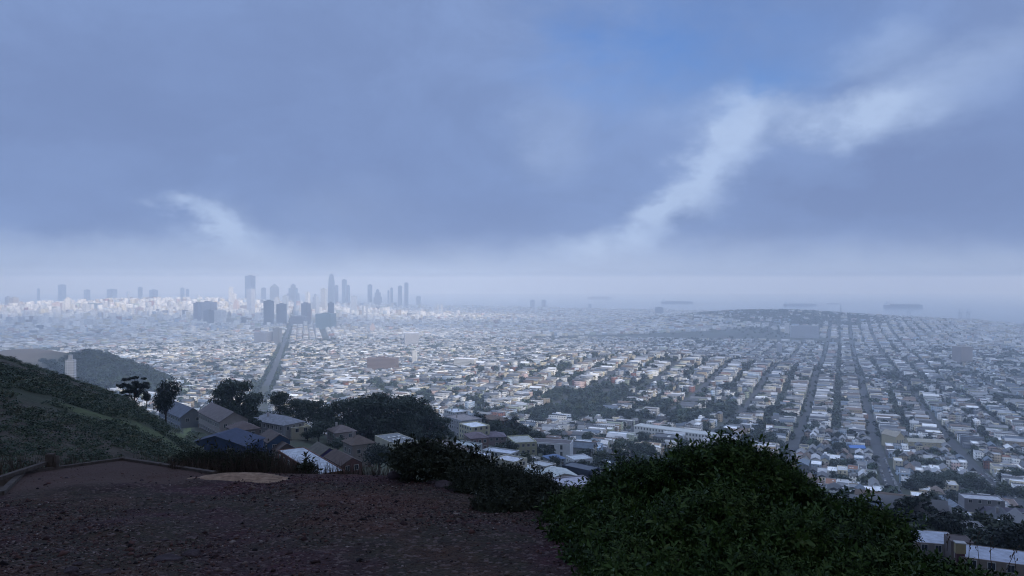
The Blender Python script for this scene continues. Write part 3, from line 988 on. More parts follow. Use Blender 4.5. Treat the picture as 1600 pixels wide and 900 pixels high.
near_house((682, 682), 10, 9, 5, 10, roof='gable', rise=1.5, wall=(0.56, 0.53, 0.33), roofc=(0.17, 0.17, 0.13), wins='f', label='small yellow gabled house at the right foot of the cypress clump')
near_house((692, 697), 17, 24, 6, 34, roof='flat', parapet=0.2, wall=(0.23, 0.18, 0.16), roofc=(0.175, 0.155, 0.155), wins='lf', sky=3, label='wide brown building with a taupe flat roof and three skylights')
near_house((727, 693), 10, 17, 5, 60, roof='flat', wall=(0.40, 0.43, 0.43), roofc=(0.36, 0.40, 0.41), wins='lf', label='grey-green flat-roofed house behind the pair of white roofs')
near_house((733, 708), 11, 20, 5.5, 52, roof='flat', parapet=0.25, wall=(0.62, 0.62, 0.60), roofc=(0.58, 0.61, 0.66), wins='lf', label='white house with long white flat roof left of the small pointed conifer')
near_house((723, 652), 17, 26, 10, 34, 'apartment_building', roof='flat', wall=(0.34, 0.34, 0.36), roofc=(0.23, 0.205, 0.20), wins='lf', floors=3, chim=1, label='grey apartment building with a taupe flat roof beyond the cypresses', cat='apartment building')
near_house((741, 663), 14, 18, 8, 34, 'apartment_building', roof='flat', wall=(0.54, 0.51, 0.36), roofc=(0.62, 0.64, 0.67), wins='lf', floors=3, label='cream apartment building with a white roof in front of the taupe-roofed one', cat='apartment building')
near_house((712, 641), 12, 18, 8, 34, dist=480, roof='flat', wall=(0.55, 0.55, 0.54), roofc=(0.55, 0.57, 0.6), wins='lf', floors=3, chim=2, label='white-roofed house with two chimneys behind the taupe-roofed apartments')
near_house((744, 679), 9, 12, 6, 20, roof='hip', rise=1.8, wall=(0.26, 0.17, 0.16), roofc=(0.13, 0.10, 0.115), wins='lf', label='maroon house with plum-brown hip roof below the cream apartment building')
near_house((770, 678), 13, 10, 5, 10, roof='hip', rise=2.0, wall=(0.30, 0.25, 0.26), roofc=(0.12, 0.10, 0.125), wins='lf', label='low mauve hip-roofed house right of the maroon one')
near_house((782, 704), 10, 20, 5.5, 60, roof='flat', wall=(0.50, 0.52, 0.53), roofc=(0.45, 0.49, 0.56), wins='lf', label='pale house with a bluish flat roof behind the small pointed conifer')
near_house((797, 716), 11, 14, 7, 52, roof='flat', wall=(0.57, 0.54, 0.42), roofc=(0.55, 0.57, 0.62), wins='lf', label='cream house with a white roof right of the small pointed conifer')
near_house((815, 686), 12, 18, 10, 14, 'apartment_building', roof='flat', wall=(0.45, 0.44, 0.29), roofc=(0.33, 0.34, 0.33), wins='lf', floors=3, label='olive-cream apartment building against the left end of the modern white house', cat='apartment building')
t = near_house((862, 690), 25, 12, 8.5, -14, 'modern_house', rmin=200, roof='flat', parapet=0.3, wall=(0.68, 0.69, 0.71), roofc=(0.10, 0.09, 0.095), wins='', floors=2, door=False,
   ribbons=[('f', -9.6, 5.2, 4.2, 2.3), ('f', -4.6, 5.2, 4.4, 2.3), ('f', 0.6, 5.2, 4.2, 2.3), ('f', 7.2, 4.9, 1.4, 2.6), ('f', 7.2, 1.1, 1.4, 2.4), ('f', -7.6, 0.8, 8.5, 2.4), ('f', 1.4, 1.1, 3.4, 1.9), ('l', 0, 5.2, 7, 2.3)],
   label='modern white house with dark roof and broad ribbon windows', cat='house')
near_house((908, 729), 10, 20, 8, 48, roof='flat', parapet=0.2, wall=(0.026, 0.036, 0.065), roofc=(0.10, 0.115, 0.14), wins='f', label='dark navy flat-roofed house beside the big green shrub')
near_house((905, 714), 11, 11, 8, 20, roof='flat', wall=(0.64, 0.66, 0.70), roofc=(0.42, 0.45, 0.48), wins='lf', winw=0.9, label='boxy white house directly behind the dark navy one')
near_house((944, 722), 12, 13, 5, 40, roof='flat', wall=(0.05, 0.085, 0.11), roofc=(0.62, 0.65, 0.70), wins='lf', label='dark teal house with a clean white flat roof')
near_house((872, 738), 13, 13, 4.5, 20, roof='gable', rise=1.6, wall=(0.56, 0.50, 0.46), roofc=(0.42, 0.45, 0.44), wins='f', gap=6, label='low cream gabled house with one dark window in front of the navy house')
near_house((893, 752), 16, 13, 4, 20, roof='flat', wall=(0.48, 0.46, 0.48), roofc=(0.40, 0.40, 0.46), wins='f', label='low grey flat-roofed house closest to the brown shrub')
near_house((963, 704), 14, 19, 8, 40, roof='flat', wall=(0.25, 0.21, 0.20), roofc=(0.58, 0.58, 0.57), wins='lf', label='brown house with off-white roof over the crest of the big shrub')
near_house((866, 713), 9, 10, 3.5, 25, roof='hip', rise=1.8, wall=(0.35, 0.38, 0.42), roofc=(0.10, 0.15, 0.26), wins='f', label='small house with a blue hip roof below the modern white house')
for k, (u, v, w, l, rc, nm) in enumerate([(821, 714, 10, 16, (0.50, 0.50, 0.54), 'pale lilac'), (847, 724, 10, 14, (0.42, 0.44, 0.46), 'grey'), (812, 727, 10, 16, (0.52, 0.54, 0.57), 'off-white'),
                             (838, 738, 11, 12, (0.36, 0.40, 0.40), 'sage grey'), (935, 740, 11, 12, (0.2, 0.2, 0.22), 'charcoal'), (926, 692, 11, 13, (0.66, 0.67, 0.68), 'brilliant white')]):
    near_house((u, v), w, l, 5, 48, roof='flat' if k != 3 else 'gable', rise=0 if k != 3 else 1.5, wall=tint_var((0.5, 0.48, 0.44), .15), roofc=rc, wins='lf',
               label='house with a %s roof on the slope around the modern white house' % nm)
# long school block
near_house((1057, 671), 98, 18, 10, -36, 'school', rmin=450, roof='flat', parapet=0.4, wall=(0.56, 0.57, 0.56), roofc=(0.36, 0.38, 0.38), wins='fl', floors=2, gap=3.6, winw=1.7, winh=2.6, mode=1, door=True,
           label='very long white school block with rows of tall windows', cat='school')
EXCL.append((*hit(1020, 672, 450, 8)[:2], 28)); EXCL.append((*hit(1095, 680, 450, 8)[:2], 28))
# yellow church group
near_house((1396, 677), 12, 24, 15, 15, 'church', rmin=450, roof='gable', rise=5, wall=(0.42, 0.37, 0.24), roofc=(0.30, 0.27, 0.22), wins='f', floors=1, gap=3, winw=1.6, winh=7, door=False, label='tall yellow church with pointed gable among the terraces', cat='church')
near_house((1447, 688), 42, 14, 9, -12, 'church_hall', rmin=450, roof='gable', rise=3, ridge='x', wall=(0.42, 0.38, 0.26), roofc=(0.28, 0.27, 0.23), wins='f', gap=4, label='long yellow hall beside the yellow church', cat='hall')
near_house((1406, 704), 26, 11, 7, -8, 'house', rmin=450, roof='flat', wall=(0.2, 0.19, 0.2), roofc=(0.72, 0.73, 0.74), wins='f', gap=4, label='dark house with a bright white double-width roof below the yellow church')
near_house((1339, 698), 17, 12, 6, -8, 'house', rmin=400, roof='gable', ridge='x', rise=2.2, wall=(0.3, 0.31, 0.33), roofc=(0.08, 0.17, 0.42), wins='f', gap=4, label='house with a vivid blue roof between two tree-lined streets')
near_house((1387, 649), 34, 18, 9, -10, 'apartment_building', rmin=500, roof='flat', wall=(0.36, 0.36, 0.36), roofc=(0.36, 0.37, 0.38), wins='f', floors=3, gap=4, label='square grey apartment building up the street from the yellow church', cat='apartment building')
near_house((1343, 647), 24, 12, 8, -10, 'house', rmin=500, roof='flat', wall=(0.25, 0.17, 0.15), roofc=(0.74, 0.75, 0.76), wins='f', gap=4, label='maroon house with a gleaming white flat roof beside the leafy block')
# bottom corner
near_house((1458, 840), 9.5, 9.5, 5, -14, rmin=80, roof='flat', parapet=0.06, wall=(0.40, 0.36, 0.33), roofc=(0.56, 0.61, 0.69), wins='f', label='house with a square pale blue-white roof partly behind the big green shrub')
near_house((1500, 842), 4.5, 5, 4.2, -14, dist=165, roof='flat', parapet=0.1, wall=(0.2, 0.17, 0.16), roofc=(0.15, 0.125, 0.12), wins='', door=False, label='small dark brown flat-roofed wing between the two pale roofs')
near_house((1560, 868), 14, 9, 5, -24, rmin=80, roof='flat', parapet=0.06, wall=(0.33, 0.28, 0.24), roofc=(0.57, 0.62, 0.71), wins='f', chim=0, label='house with a broad pale roof above the dry twigs in the lower corner')
near_house((1496, 818), 13, 8, 3.8, -14, dist=210, roof='hip', rise=1.2, wall=(0.055, 0.065, 0.085), roofc=(0.20, 0.205, 0.21), wins='f', chim=1, label='dark house with a grey hip roof and a chimney beyond the square pale roof')
near_house((1442, 784), 12, 8, 5, -14, dist=300, roof='hip', rise=2.0, wall=(0.46, 0.49, 0.53), roofc=(0.30, 0.33, 0.37), wins='f', label='pale hip-roofed house at the tip of the big green shrub')
near_house((1492, 790), 7, 8, 5, -10, dist=300, roof='gable', rise=2.2, wall=(0.38, 0.40, 0.44), roofc=(0.19, 0.22, 0.26), wins='f', label='small gabled house facing uphill among dark trees')
near_house((1484, 801), 15, 5, 3.5, -14, dist=284, roof='flat', parapet=0.1, wall=(0.40, 0.41, 0.43), roofc=(0.66, 0.68, 0.71), wins='f', label='low house with a narrow bright white roof in front of the small gabled one')
near_house((1572, 800), 13, 9, 6, -14, dist=275, roof='gable', ridge='x', rise=2.6, wall=(0.22, 0.21, 0.25), roofc=(0.12, 0.115, 0.15), wins='f', label='dark purplish house with a long gabled roof near the frame edge')
near_house((1590, 817), 10, 6, 3.5, -14, dist=250, roof='flat', parapet=0.1, wall=(0.34, 0.35, 0.37), roofc=(0.64, 0.67, 0.72), wins='f', label='low white-roofed house just below the dark purplish gabled one')
near_house((1535, 777), 16, 9, 5, -16, dist=335, roof='flat', wall=(0.3, 0.3, 0.32), roofc=(0.42, 0.43, 0.46), wins='f', gap=3.5, label='long grey flat-roofed house above the dark trees')
# the yellowish stack beside the pale roofs
def stack():
    y = 150.0; x = (1502 - 800) / FPX * y; z = (V0 - 848) / FPX * y - 5.2
    t = empty('chimney_stack', (x, y, z), R(-14)); tag(t, 'tall buff chimney stack on a dark red shaft between the two pale roofs', 'chimney')
    a = MB(); a.box(-0.75, 0.75, -0.6, 0.6, -4, 3.0); a.build('shaft', M_WALL, t, (0.13, 0.06, 0.07))
    b = MB(); b.box(-0.9, 0.9, -0.7, 0.7, 3.003, 5.0); b.build('stack', M_WALL, t, (0.45, 0.38, 0.22))
    c = MB(); c.box(-1.0, 1.0, -0.8, 0.8, 5.003, 5.2); c.build('cap', M_TRIM, t)
stack()

# ------------------------------------------------------------------ landmarks far out in the town
BIGG = []
def tower(name, u, vt, vb, wpx, r, col, label, depth_f=0.9, roofc=None, style='slab', cat='tower', rz=None, group=None, win_on=True):
    """building whose top and foot show at rows vt, vb, wpx pixels wide, r metres away"""
    x, y = px(u, r); g = gz(x, y)
    top = -(vt - V0) / FPX * r
    Wd = wpx / FPX * r
    t = empty(name, (x, y, g), R(rz if rz is not None else random.choice([-15.7, -24, -10, 12])))
    tag(t, label, cat, group)
    H = top - g
    D = Wd * depth_f
    a = abs(t.rotation_euler.z); k = math.cos(a) + depth_f * math.sin(a)
    Wd /= k; D /= k
    roofc = roofc or tuple(c * 0.7 for c in col)
    m = MB(); rf = MB()
    if style == 'stepped':
        m.box(-Wd / 2, Wd / 2, -D / 2, D / 2, -6, H * 0.62, 0, bottom=False)
        m.box(-Wd * 0.36, Wd * 0.36, -D * 0.36, D * 0.36, H * 0.62 + 0.01, H * 0.86, 0, bottom=False)
        m.box(-Wd * 0.2, Wd * 0.2, -D * 0.2, D * 0.2, H * 0.86 + 0.01, H, 0, bottom=False)
        rf.box(-Wd * 0.1, Wd * 0.1, -D * 0.1, D * 0.1, H + 0.01, H + Wd * 0.12)
    elif style == 'pyramid':
        m.box(-Wd / 2, Wd / 2, -D / 2, D / 2, -6, H * 0.84, 0, bottom=False)
        c = [(-Wd / 2, -D / 2, H * .84), (Wd / 2, -D / 2, H * .84), (Wd / 2, D / 2, H * .84), (-Wd / 2, D / 2, H * .84)]
        for q in range(4): rf.face([c[q], c[(q + 1) % 4], (0, 0, H)])
    elif style == 'taper':
        c0 = [(-Wd / 2, -D / 2), (Wd / 2, -D / 2), (Wd / 2, D / 2), (-Wd / 2, D / 2)]
        zs = [-6, H * 0.55, H * 0.8, H * 0.95]; ks = [1, 0.95, 0.8, 0.55]
        for q in range(3):
            for e in range(4):
                A, B = c0[e], c0[(e + 1) % 4]
                m.face([(A[0] * ks[q], A[1] * ks[q], zs[q]), (B[0] * ks[q], B[1] * ks[q], zs[q]), (B[0] * ks[q + 1], B[1] * ks[q + 1], zs[q + 1]), (A[0] * ks[q + 1], A[1] * ks[q + 1], zs[q + 1])],
                       0, [(0, zs[q]), (Wd, zs[q]), (Wd, zs[q + 1]), (0, zs[q + 1])])
        for e in range(4):
            A, B = c0[e], c0[(e + 1) % 4]
            rf.face([(A[0] * .55, A[1] * .55, H * .95), (B[0] * .55, B[1] * .55, H * .95), (0, 0, H)])
    elif style == 'dome':
        m.box(-Wd / 2, Wd / 2, -D / 2, D / 2, -6, H * 0.45, 0, bottom=False)
        rr = Wd * 0.26
        m.tube((0, 0, H * .45), (0, 0, H * .62), rr, rr, 16)
        pr = [(rr * math.cos(q * math.pi / 12), H * .62 + (H * .26) * math.sin(q * math.pi / 12)) for q in range(7)]
        for q in range(6):
            for e in range(16):
                a0, a1 = e * math.pi / 8, (e + 1) * math.pi / 8
                r0, z0 = pr[q]; r1, z1 = pr[q + 1]
                rf.face([(r0 * math.cos(a0), r0 * math.sin(a0), z0), (r0 * math.cos(a1), r0 * math.sin(a1), z0), (r1 * math.cos(a1), r1 * math.sin(a1), z1), (r1 * math.cos(a0), r1 * math.sin(a0), z1)])
        rf.tube((0, 0, H * .86), (0, 0, H), rr * .12, rr * .05, 8)
    else:
        m.box(-Wd / 2, Wd / 2, -D / 2, D / 2, -6, H, 0, bottom=False, top=False)
        rf.face([(-Wd / 2, -D / 2, H), (Wd / 2, -D / 2, H), (Wd / 2, D / 2, H), (-Wd / 2, D / 2, H)])
        if H > 25: rf.box(-Wd * 0.22, Wd * 0.18, -D * 0.2, D * 0.25, H + 0.02, H + min(6, H * .06))
    m.build('facade', M_TOWER if win_on else M_WALL, t, col, uv=True)
    rf.build('roof', M_ROOF, t, roofc)
    if r < 5000: EXCL.append((x, y, Wd * 0.62 + 4))
    else: BIGG.append((x, y, Wd * 0.6 + 4))
    return t
DK = (0.27, 0.29, 0.34); GR = (0.34, 0.35, 0.38); WH = (0.74, 0.74, 0.72); TN = (0.38, 0.35, 0.32); PK = (0.62, 0.50, 0.46); LB = (0.42, 0.46, 0.52); TL = (0.12, 0.21, 0.24)
TW = [
 (12, 464, 492, 7, 5400, DK, 'slab', 'dark blue slab tower beside the tan tower at the far edge of town'),
 (22, 465, 492, 12, 5300, TN, 'slab', 'tan slab tower beside the dark blue one at the edge of town'),
 (54, 476, 489, 6, 5200, WH, 'slab', 'small white block tower between the tan tower and the pink one'),
 (66, 477, 489, 11, 5200, LB, 'slab', 'pale blue-grey twin-bayed block left of the pink tower'),
 (89, 473, 489, 13, 5100, PK, 'slab', 'pinkish white sunlit tower left of the thin white one'),
 (107, 466, 489, 9, 5150, WH, 'slab', 'thin bright white tower right of the pinkish one'),
 (97, 445, 474, 10, 6900, GR, 'slab', 'faint grey tower rising behind the pinkish tower'),
 (60, 451, 476, 4, 6900, GR, 'slab', 'very thin faint tower left of the faint grey one'),
 (134, 475, 493, 9, 4900, WH, 'slab', 'white tower with a blank bright face beside the long glass block'),
 (145, 474, 488, 22, 5300, (0.2, 0.25, 0.28), 'slab', 'long low glass block right of the blank white tower'),
 (136, 453, 470, 8, 6900, GR, 'slab', 'faint stubby tower behind the blank white tower'),
 (175, 452, 470, 13, 6900, GR, 'slab', 'faint broad block on the left skyline'),
 (177, 480, 491, 12, 5000, LB, 'slab', 'glassy pale block with a white flank below the faint broad block'),
 (66, 492, 503, 5, 4300, WH, 'pyramid', 'white steepled church tower in front of the left skyline'),
 (205, 466, 483, 20, 6000, TN, 'stepped', 'broad stepped tan building on the left ridge'),
 (218, 480, 500, 10, 4900, PK, 'slab', 'pinkish sunlit block among low white houses'),
 (200, 456, 472, 4, 6400, WH, 'slab', 'narrow white tower above the stepped tan building'),
 (219, 449, 470, 6, 6600, LB, 'slab', 'pale thin tower right of the narrow white one'),
 (240, 453, 472, 12, 6700, GR, 'slab', 'faint grey block above the mass of low white houses'),
 (285, 450, 470, 5, 6800, GR, 'slab', 'faint slim tower midway along the left skyline'),
 (293, 452, 471, 5, 6800, DK, 'slab', 'darker slim tower beside the faint slim one'),
 (310, 460, 474, 10, 6500, WH, 'stepped', 'white stepped building behind the wide purple-grey slab'),
 (308, 473, 496, 10, 4500, (0.22, 0.22, 0.28), 'slab', 'dark purple-grey slab end of the wide courthouse-like pair'),
 (325, 472, 488, 23, 4700, (0.30, 0.29, 0.33), 'slab', 'wide grey slab attached to the dark purple-grey one'),
 (326, 485, 501, 15, 4300, (0.15, 0.16, 0.20), 'slab', 'low dark block in front of the wide grey slab'),
 (344, 485, 497, 16, 4400, WH, 'slab', 'white mid-rise block left of the domed hall'),
 (358, 483, 498, 14, 4300, (0.42, 0.41, 0.38), 'dome', 'domed city hall below the bright white tower'),
 (361, 449, 470, 6, 6100, WH, 'slab', 'bright white narrow tower left of the tallest dark tower'),
 (366, 459, 474, 6, 6000, WH, 'slab', 'shorter bright tower touching the bright white narrow one'),
 (369, 468, 486, 9, 5500, PK, 'stepped', 'pale stepped block at the foot of the white narrow tower'),
 (391, 431, 458, 14, 6300, (0.2, 0.23, 0.3), 'slab', 'tallest dark slab tower on the skyline, above the white-edged tower'),
 (392, 452, 487, 12, 5300, (0.50, 0.53, 0.60), 'slab', 'white-edged tall tower in front of the tallest dark slab'),
 (420, 470, 502, 17, 4200, (0.11, 0.14, 0.20), 'slab', 'dark blue block tower left of the broad avenue'),
 (440, 475, 499, 17, 4300, (0.13, 0.15, 0.20), 'slab', 'second dark block between the dark blue tower and the avenue'),
 (433, 465, 476, 7, 5200, WH, 'slab', 'white tower peeking between the two dark blocks'),
 (429, 443, 466, 15, 6600, TN, 'pyramid', 'faint tower with a pyramid cap behind the dark blocks'),
 (412, 450, 468, 8, 6700, GR, 'slab', 'faint tower between the tallest dark slab and the pyramid cap'),
 (458, 445, 472, 17, 6600, GR, 'stepped', 'broad faint tower right above the end of the avenue'),
 (446, 462, 478, 8, 5600, LB, 'slab', 'small pale tower at the far end of the avenue'),
 (478, 474, 497, 14, 4400, (0.24, 0.24, 0.28), 'slab', 'grey block tower right of the avenue'),
 (481, 457, 474, 7, 5600, WH, 'slab', 'white tower behind the grey block tower'),
 (493, 460, 476, 12, 5700, LB, 'stepped', 'pale stepped tower right of the white one'),
 (506, 451, 476, 9, 5900, (0.5, 0.5, 0.5), 'slab', 'light grey tower just left of the needle-topped tower'),
 (518, 427, 474, 10, 6300, DK, 'taper', 'tallest tapering tower fading into the fog'),
 (526, 446, 472, 6, 6400, GR, 'slab', 'shorter faint tower right of the tapering one'),
 (509, 490, 508, 28, 4000, TL, 'slab', 'wide teal glass block above the avenue'),
 (517, 473, 492, 11, 4300, (0.15, 0.18, 0.24), 'slab', 'dark tower standing behind the wide teal block'),
 (470, 494, 504, 26, 4200, (0.24, 0.24, 0.28), 'slab', 'low dark block left of the wide teal block'),
 (538, 437, 473, 7, 6300, DK, 'slab', 'tall dark slim tower right of the tapering one'),
 (544, 446, 474, 5, 6200, DK, 'slab', 'slim tower leaning against the tall dark slim one'),
 (553, 463, 482, 10, 5500, LB, 'slab', 'pale square tower with a sunlit flank right of the dark slim pair'),
 (567, 478, 490, 3, 4800, WH, 'slab', 'left one of the twin thin white towers'),
 (573, 478, 489, 3, 4800, WH, 'slab', 'right one of the twin thin white towers'),
 (578, 445, 476, 7, 6400, DK, 'slab', 'slim dark tower above the twin thin white towers'),
 (590, 453, 476, 15, 6400, (0.24, 0.26, 0.31), 'stepped', 'broad dark cluster tower near the waterfront'),
 (607, 454, 475, 3.5, 6500, DK, 'slab', 'short thin dark tower, first of the waterfront row'),
 (612, 450, 475, 4, 6500, DK, 'slab', 'thin dark tower, second of the waterfront row'),
 (625, 447, 476, 6, 6300, DK, 'slab', 'dark tower, third of the waterfront row'),
 (635, 442, 476, 6, 6300, DK, 'slab', 'tallest dark tower at the end of the waterfront row'),
 (654, 463, 477, 7, 6900, GR, 'slab', 'faint low tower right of the waterfront row'),
 (684, 475, 485, 3.5, 5600, WH, 'slab', 'left one of a white pair out in the flat town'),
 (690, 475, 485, 3.5, 5600, WH, 'slab', 'right one of a white pair out in the flat town'),
 (832, 469, 482, 7, 6400, (0.35, 0.37, 0.42), 'slab', 'left one of two dark-topped towers near the bay'),
 (850, 469, 482, 8, 6400, (0.35, 0.37, 0.42), 'slab', 'right one of two dark-topped towers near the bay'),
 (922, 475, 483, 6, 6500, GR, 'slab', 'small grey block on the shore right of the dark-topped towers'),
 (1030, 480, 490, 14, 5900, (0.2, 0.22, 0.26), 'slab', 'dark plant block on the shore left of the hill'),
 (1504, 541, 564, 24, 2250, (0.38, 0.33, 0.31), 'slab', 'tan tower with rows of square windows in the far terraces'),
 (1218, 536, 551, 9, 2500, (0.45, 0.46, 0.5), 'slab', 'grey tower with one white side above a flat white roof'),
 (1257, 509, 518, 44, 3300, (0.42, 0.44, 0.48), 'slab', 'broad pale hospital block at the foot of the wooded hill'),
 (1230, 505, 512, 7, 3500, WH, 'slab', 'little white tower left of the broad hospital block'),
 (110, 562, 590, 14, 900, (0.50, 0.51, 0.53), 'slab', 'pale apartment tower standing just over the shoulder of the hillside'),
 (598, 559, 569, 48, 1900, (0.19, 0.14, 0.125), 'slab', 'long red-brown building with a flat roof in mid town'),
 (643, 520, 526, 26, 2900, (0.5, 0.5, 0.52), 'slab', 'low hall with a wide white roof in mid town'),
 (433, 513, 530, 12, 3000, (0.22, 0.23, 0.25), 'slab', 'dark block on the near side of the avenue'),
 (412, 519, 530, 26, 3000, (0.30, 0.31, 0.36), 'slab', 'pale lilac block left of the dark one by the avenue'),
 (582, 506, 519, 10, 3700, PK, 'stepped', 'pink stepped building in the sunlit flats'),
 (648, 548, 562, 7, 2100, WH, 'slab', 'white slim tower beside a dark tree in mid town'),
 (728, 560, 575, 38, 1750, (0.6, 0.6, 0.58), 'slab', 'long cream building with white roof in mid town'),
]
for (u, vt, vb, w, r, col, st, lab) in TW:
    if 'faint' in lab and u < 330: r = 8300
    if r >= 6200 and u > 380: r = r * 1.14
    rc = (0.7, 0.7, 0.72) if 'white roof' in lab or 'flat white' in lab else None
    tower('city_tower' if vb < 500 else 'city_block', u, vt, vb, w, r, col, lab, style=st, roofc=rc, depth_f=0.9 if w < 30 else 0.4, group='towers and blocks over the town')

# ------------------------------------------------------------------ bay: anchored ships, cranes, mast
def ship(u, v, wpx, label, tall=1.0):
    r = WATER_D * FPX / (v - V0); x, y = px(u, r); L = wpx / FPX * r; h = L * 0.055 * tall
    t = empty('cargo_ship', (x, y, -WATER_D), R(random.uniform(-6, 6)))
    tag(t, label, 'ship', 'ships anchored in the bay')
    b = L * 0.07
    m = MB(); n = 10
    st = [(-L / 2, b * .7), (-L * .45, b), (L * .36, b), (L * .45, b * .6), (L / 2, b * .03)]
    for (x0, w0), (x1, w1) in zip(st[:-1], st[1:]):
        for sg in (-1, 1):
            p = [(x0, sg * w0 * .9, -3), (x1, sg * w1 * .8, -3), (x1, sg * w1, h), (x0, sg * w0, h)]
            m.face(p if sg < 0 else p[::-1])
        m.face([(x0, -w0, h), (x1, -w1, h), (x1, w1, h), (x0, w0, h)])
    m.face([(-L / 2, b * .7, -3), (-L / 2, -b * .7, -3), (-L / 2, -b * .7, h), (-L / 2, b * .7, h)])
    m.build('hull', M_WALL, t, (0.07, 0.07, 0.09))
    c = MB(); c.box(-L * .46, -L * .38, -b * .8, b * .8, h + .01, h + L * .07); c.build('bridge', M_WALL, t, (0.6, 0.6, 0.6))
    f = MB(); f.tube((-L * .44, 0, h + L * .07), (-L * .44, 0, h + L * .1), L * .008, L * .008); f.build('funnel', M_WALL, t, (0.1, 0.1, 0.12))
    s = MB(); s.box(-L * .34, L * .38, -b * .75, b * .75, h + .02, h + L * .018 * tall); s.build('cargo', M_WALL, t, (0.16, 0.14, 0.15))
ship(937, 467, 38, 'faint small cargo ship, farthest one, left of the others', 1.3)
ship(1058, 474, 50, 'long dark cargo ship left of the wooded hill')
ship(1250, 478, 50, 'cargo ship just over the crest of the wooded hill')
ship(1302, 475, 20, 'tiny ship behind the radio mast on the hill')
ship(1412, 481, 62, 'longest ship, broad and dark, out beyond the shipyard crane', 1.3)

def crane(u, v, hpx, label):
    r = 5350; x, y = px(u, r); g = -WATER_D + 2; h = hpx / FPX * r + 6
    t = empty('gantry_crane', (x, y, g), R(20)); tag(t, label, 'crane', 'gantry cranes on the pier')
    for sx in (-1, 1):
        for sy in (-1, 1):
            l = MB(); l.beam((sx * 9, sy * 7, 0), (sx * 6, sy * 6, h * .55), 2.2, 2.2); l.build('leg', M_METAL, t)
    b = MB(); b.beam((-12, 0, h * .56), (12, 0, h * .56), 14, 3); b.build('deck', M_METAL, t)
    b = MB(); b.beam((-26, 0, h * .62), (44, 0, h * .62 + 3), 3, 3); b.build('boom', M_METAL, t)
    b = MB(); b.beam((-4, 0, h * .6), (-4, 0, h), 2.2, 2.2); b.beam((-4, 0, h), (38, 0, h * .63), 1.2, 1.2); b.build('mast', M_METAL, t)
crane(1421, 492, 16, 'gantry crane on the pier below the longest ship')
crane(1500, 492, 13, 'gantry crane at the middle of the pier')
crane(1513, 492, 14, 'gantry crane at the outer end of the pier')
def mast():
    x, y = px(1314, 4250); t = empty('radio_mast', (x, y, gz(x, y))); tag(t, 'thin lattice radio mast on top of the wooded hill', 'mast')
    m = MB(); h = 62
    for k in range(4):
        a = (math.cos(k * math.pi / 2) * 4, math.sin(k * math.pi / 2) * 4)
        m.beam((a[0], a[1], -4), (a[0] * .15, a[1] * .15, h), 0.9, 0.9)
    m.build('frame', M_METAL, t)
    b = MB()
    for z in (15, 30, 45): b.box(-3 + z * .04, 3 - z * .04, -3 + z * .04, 3 - z * .04, z, z + 1.2)
    b.build('platform', M_METAL, t)
mast()
# ------------------------------------------------------------------ streets
P1 = np.array(hit(1240, 700, 500)[:2])
QPH = float(P1 @ QD)                 # one street passes here
BQ, BP, SWID = 92.0, 178.0, 12.0
PPH = 30.0
def build_streets():
    V, Q = [], []
    def strip(P, w, up=0.45, seg=22.0, lo=150, hi=6600, a=None, b=None):
        """P: function s->xy ; sample and drape"""
        ss = np.arange(a, b, seg)
        c = np.array([P(s) for s in ss]); d = P(1.0) - P(0.0); d = d / np.linalg.norm(d); n = np.array([-d[1], d[0]])
        r = np.hypot(c[:, 0], c[:, 1])
        offs = np.array([-w / 2, 0, w / 2])
        pts = c[:, None, :] + offs[None, :, None] * n
        z = -depth(pts[..., 0], pts[..., 1]) + up
        ok = (r > lo) & (c[:, 1] > 60) & (np.abs(np.arctan2(c[:, 0], c[:, 1])) < R(44)) & (r < np.minimum(hi, shore(c[:, 0], c[:, 1]) - 60))
        u = uof(c[:, 0], c[:, 1])
        ok &= ~((r < 480) & (u < 965)) & ~((r < 250)) & ~((hill_w(c[:, 0], c[:, 1], 7) > .25) | (hill_w(c[:, 0], c[:, 1], 8) > .25))
        base = sum(len(v) for v in V)
        V.append(np.concatenate([pts, z[..., None]], -1).reshape(-1, 3))
        for k in range(len(ss) - 1):
            if ok[k] and ok[k + 1]:
                i = base + 3 * k
                Q.append((i, i + 1, i + 4, i + 3)); Q.append((i + 1, i + 2, i + 5, i + 4))
    for m in range(-70, 70):
        q = QPH + m * BQ
        strip(lambda s, q=q: PD * s + QD * q, SWID, a=-600, b=7400)
    for m in range(-4, 42):
        p = PPH + m * BP
        strip(lambda s, p=p: PD * p + QD * s, SWID * 0.9, up=0.5, a=-5200, b=5200)
    V = np.concatenate(V); Q = np.array(Q)
    o = mesh_np('streets', V, Q.ravel(), np.full(len(Q), 4), M_ASPHALT)
    tag(o, kind='structure')
    # the broad diagonal avenue
    ss = np.arange(120, 5900, 20.0)
    c = MK0 + ss[:, None] * MKD
    offs = np.linspace(-12, 12, 5)
    pts = c[:, None, :] + offs[None, :, None] * MKN
    z = -depth(pts[..., 0], pts[..., 1]) + 0.7
    V = np.concatenate([pts, z[..., None]], -1).reshape(-1, 3)
    i, j = np.meshgrid(np.arange(len(ss) - 1), np.arange(4), indexing='ij')
    q = np.stack([i * 5 + j, i * 5 + j + 1, (i + 1) * 5 + j + 1, (i + 1) * 5 + j], -1).reshape(-1, 4)
    tag(mesh_np('avenue', V, q.ravel(), np.full(len(q), 4), M_ASPHALT), kind='structure')
build_streets()

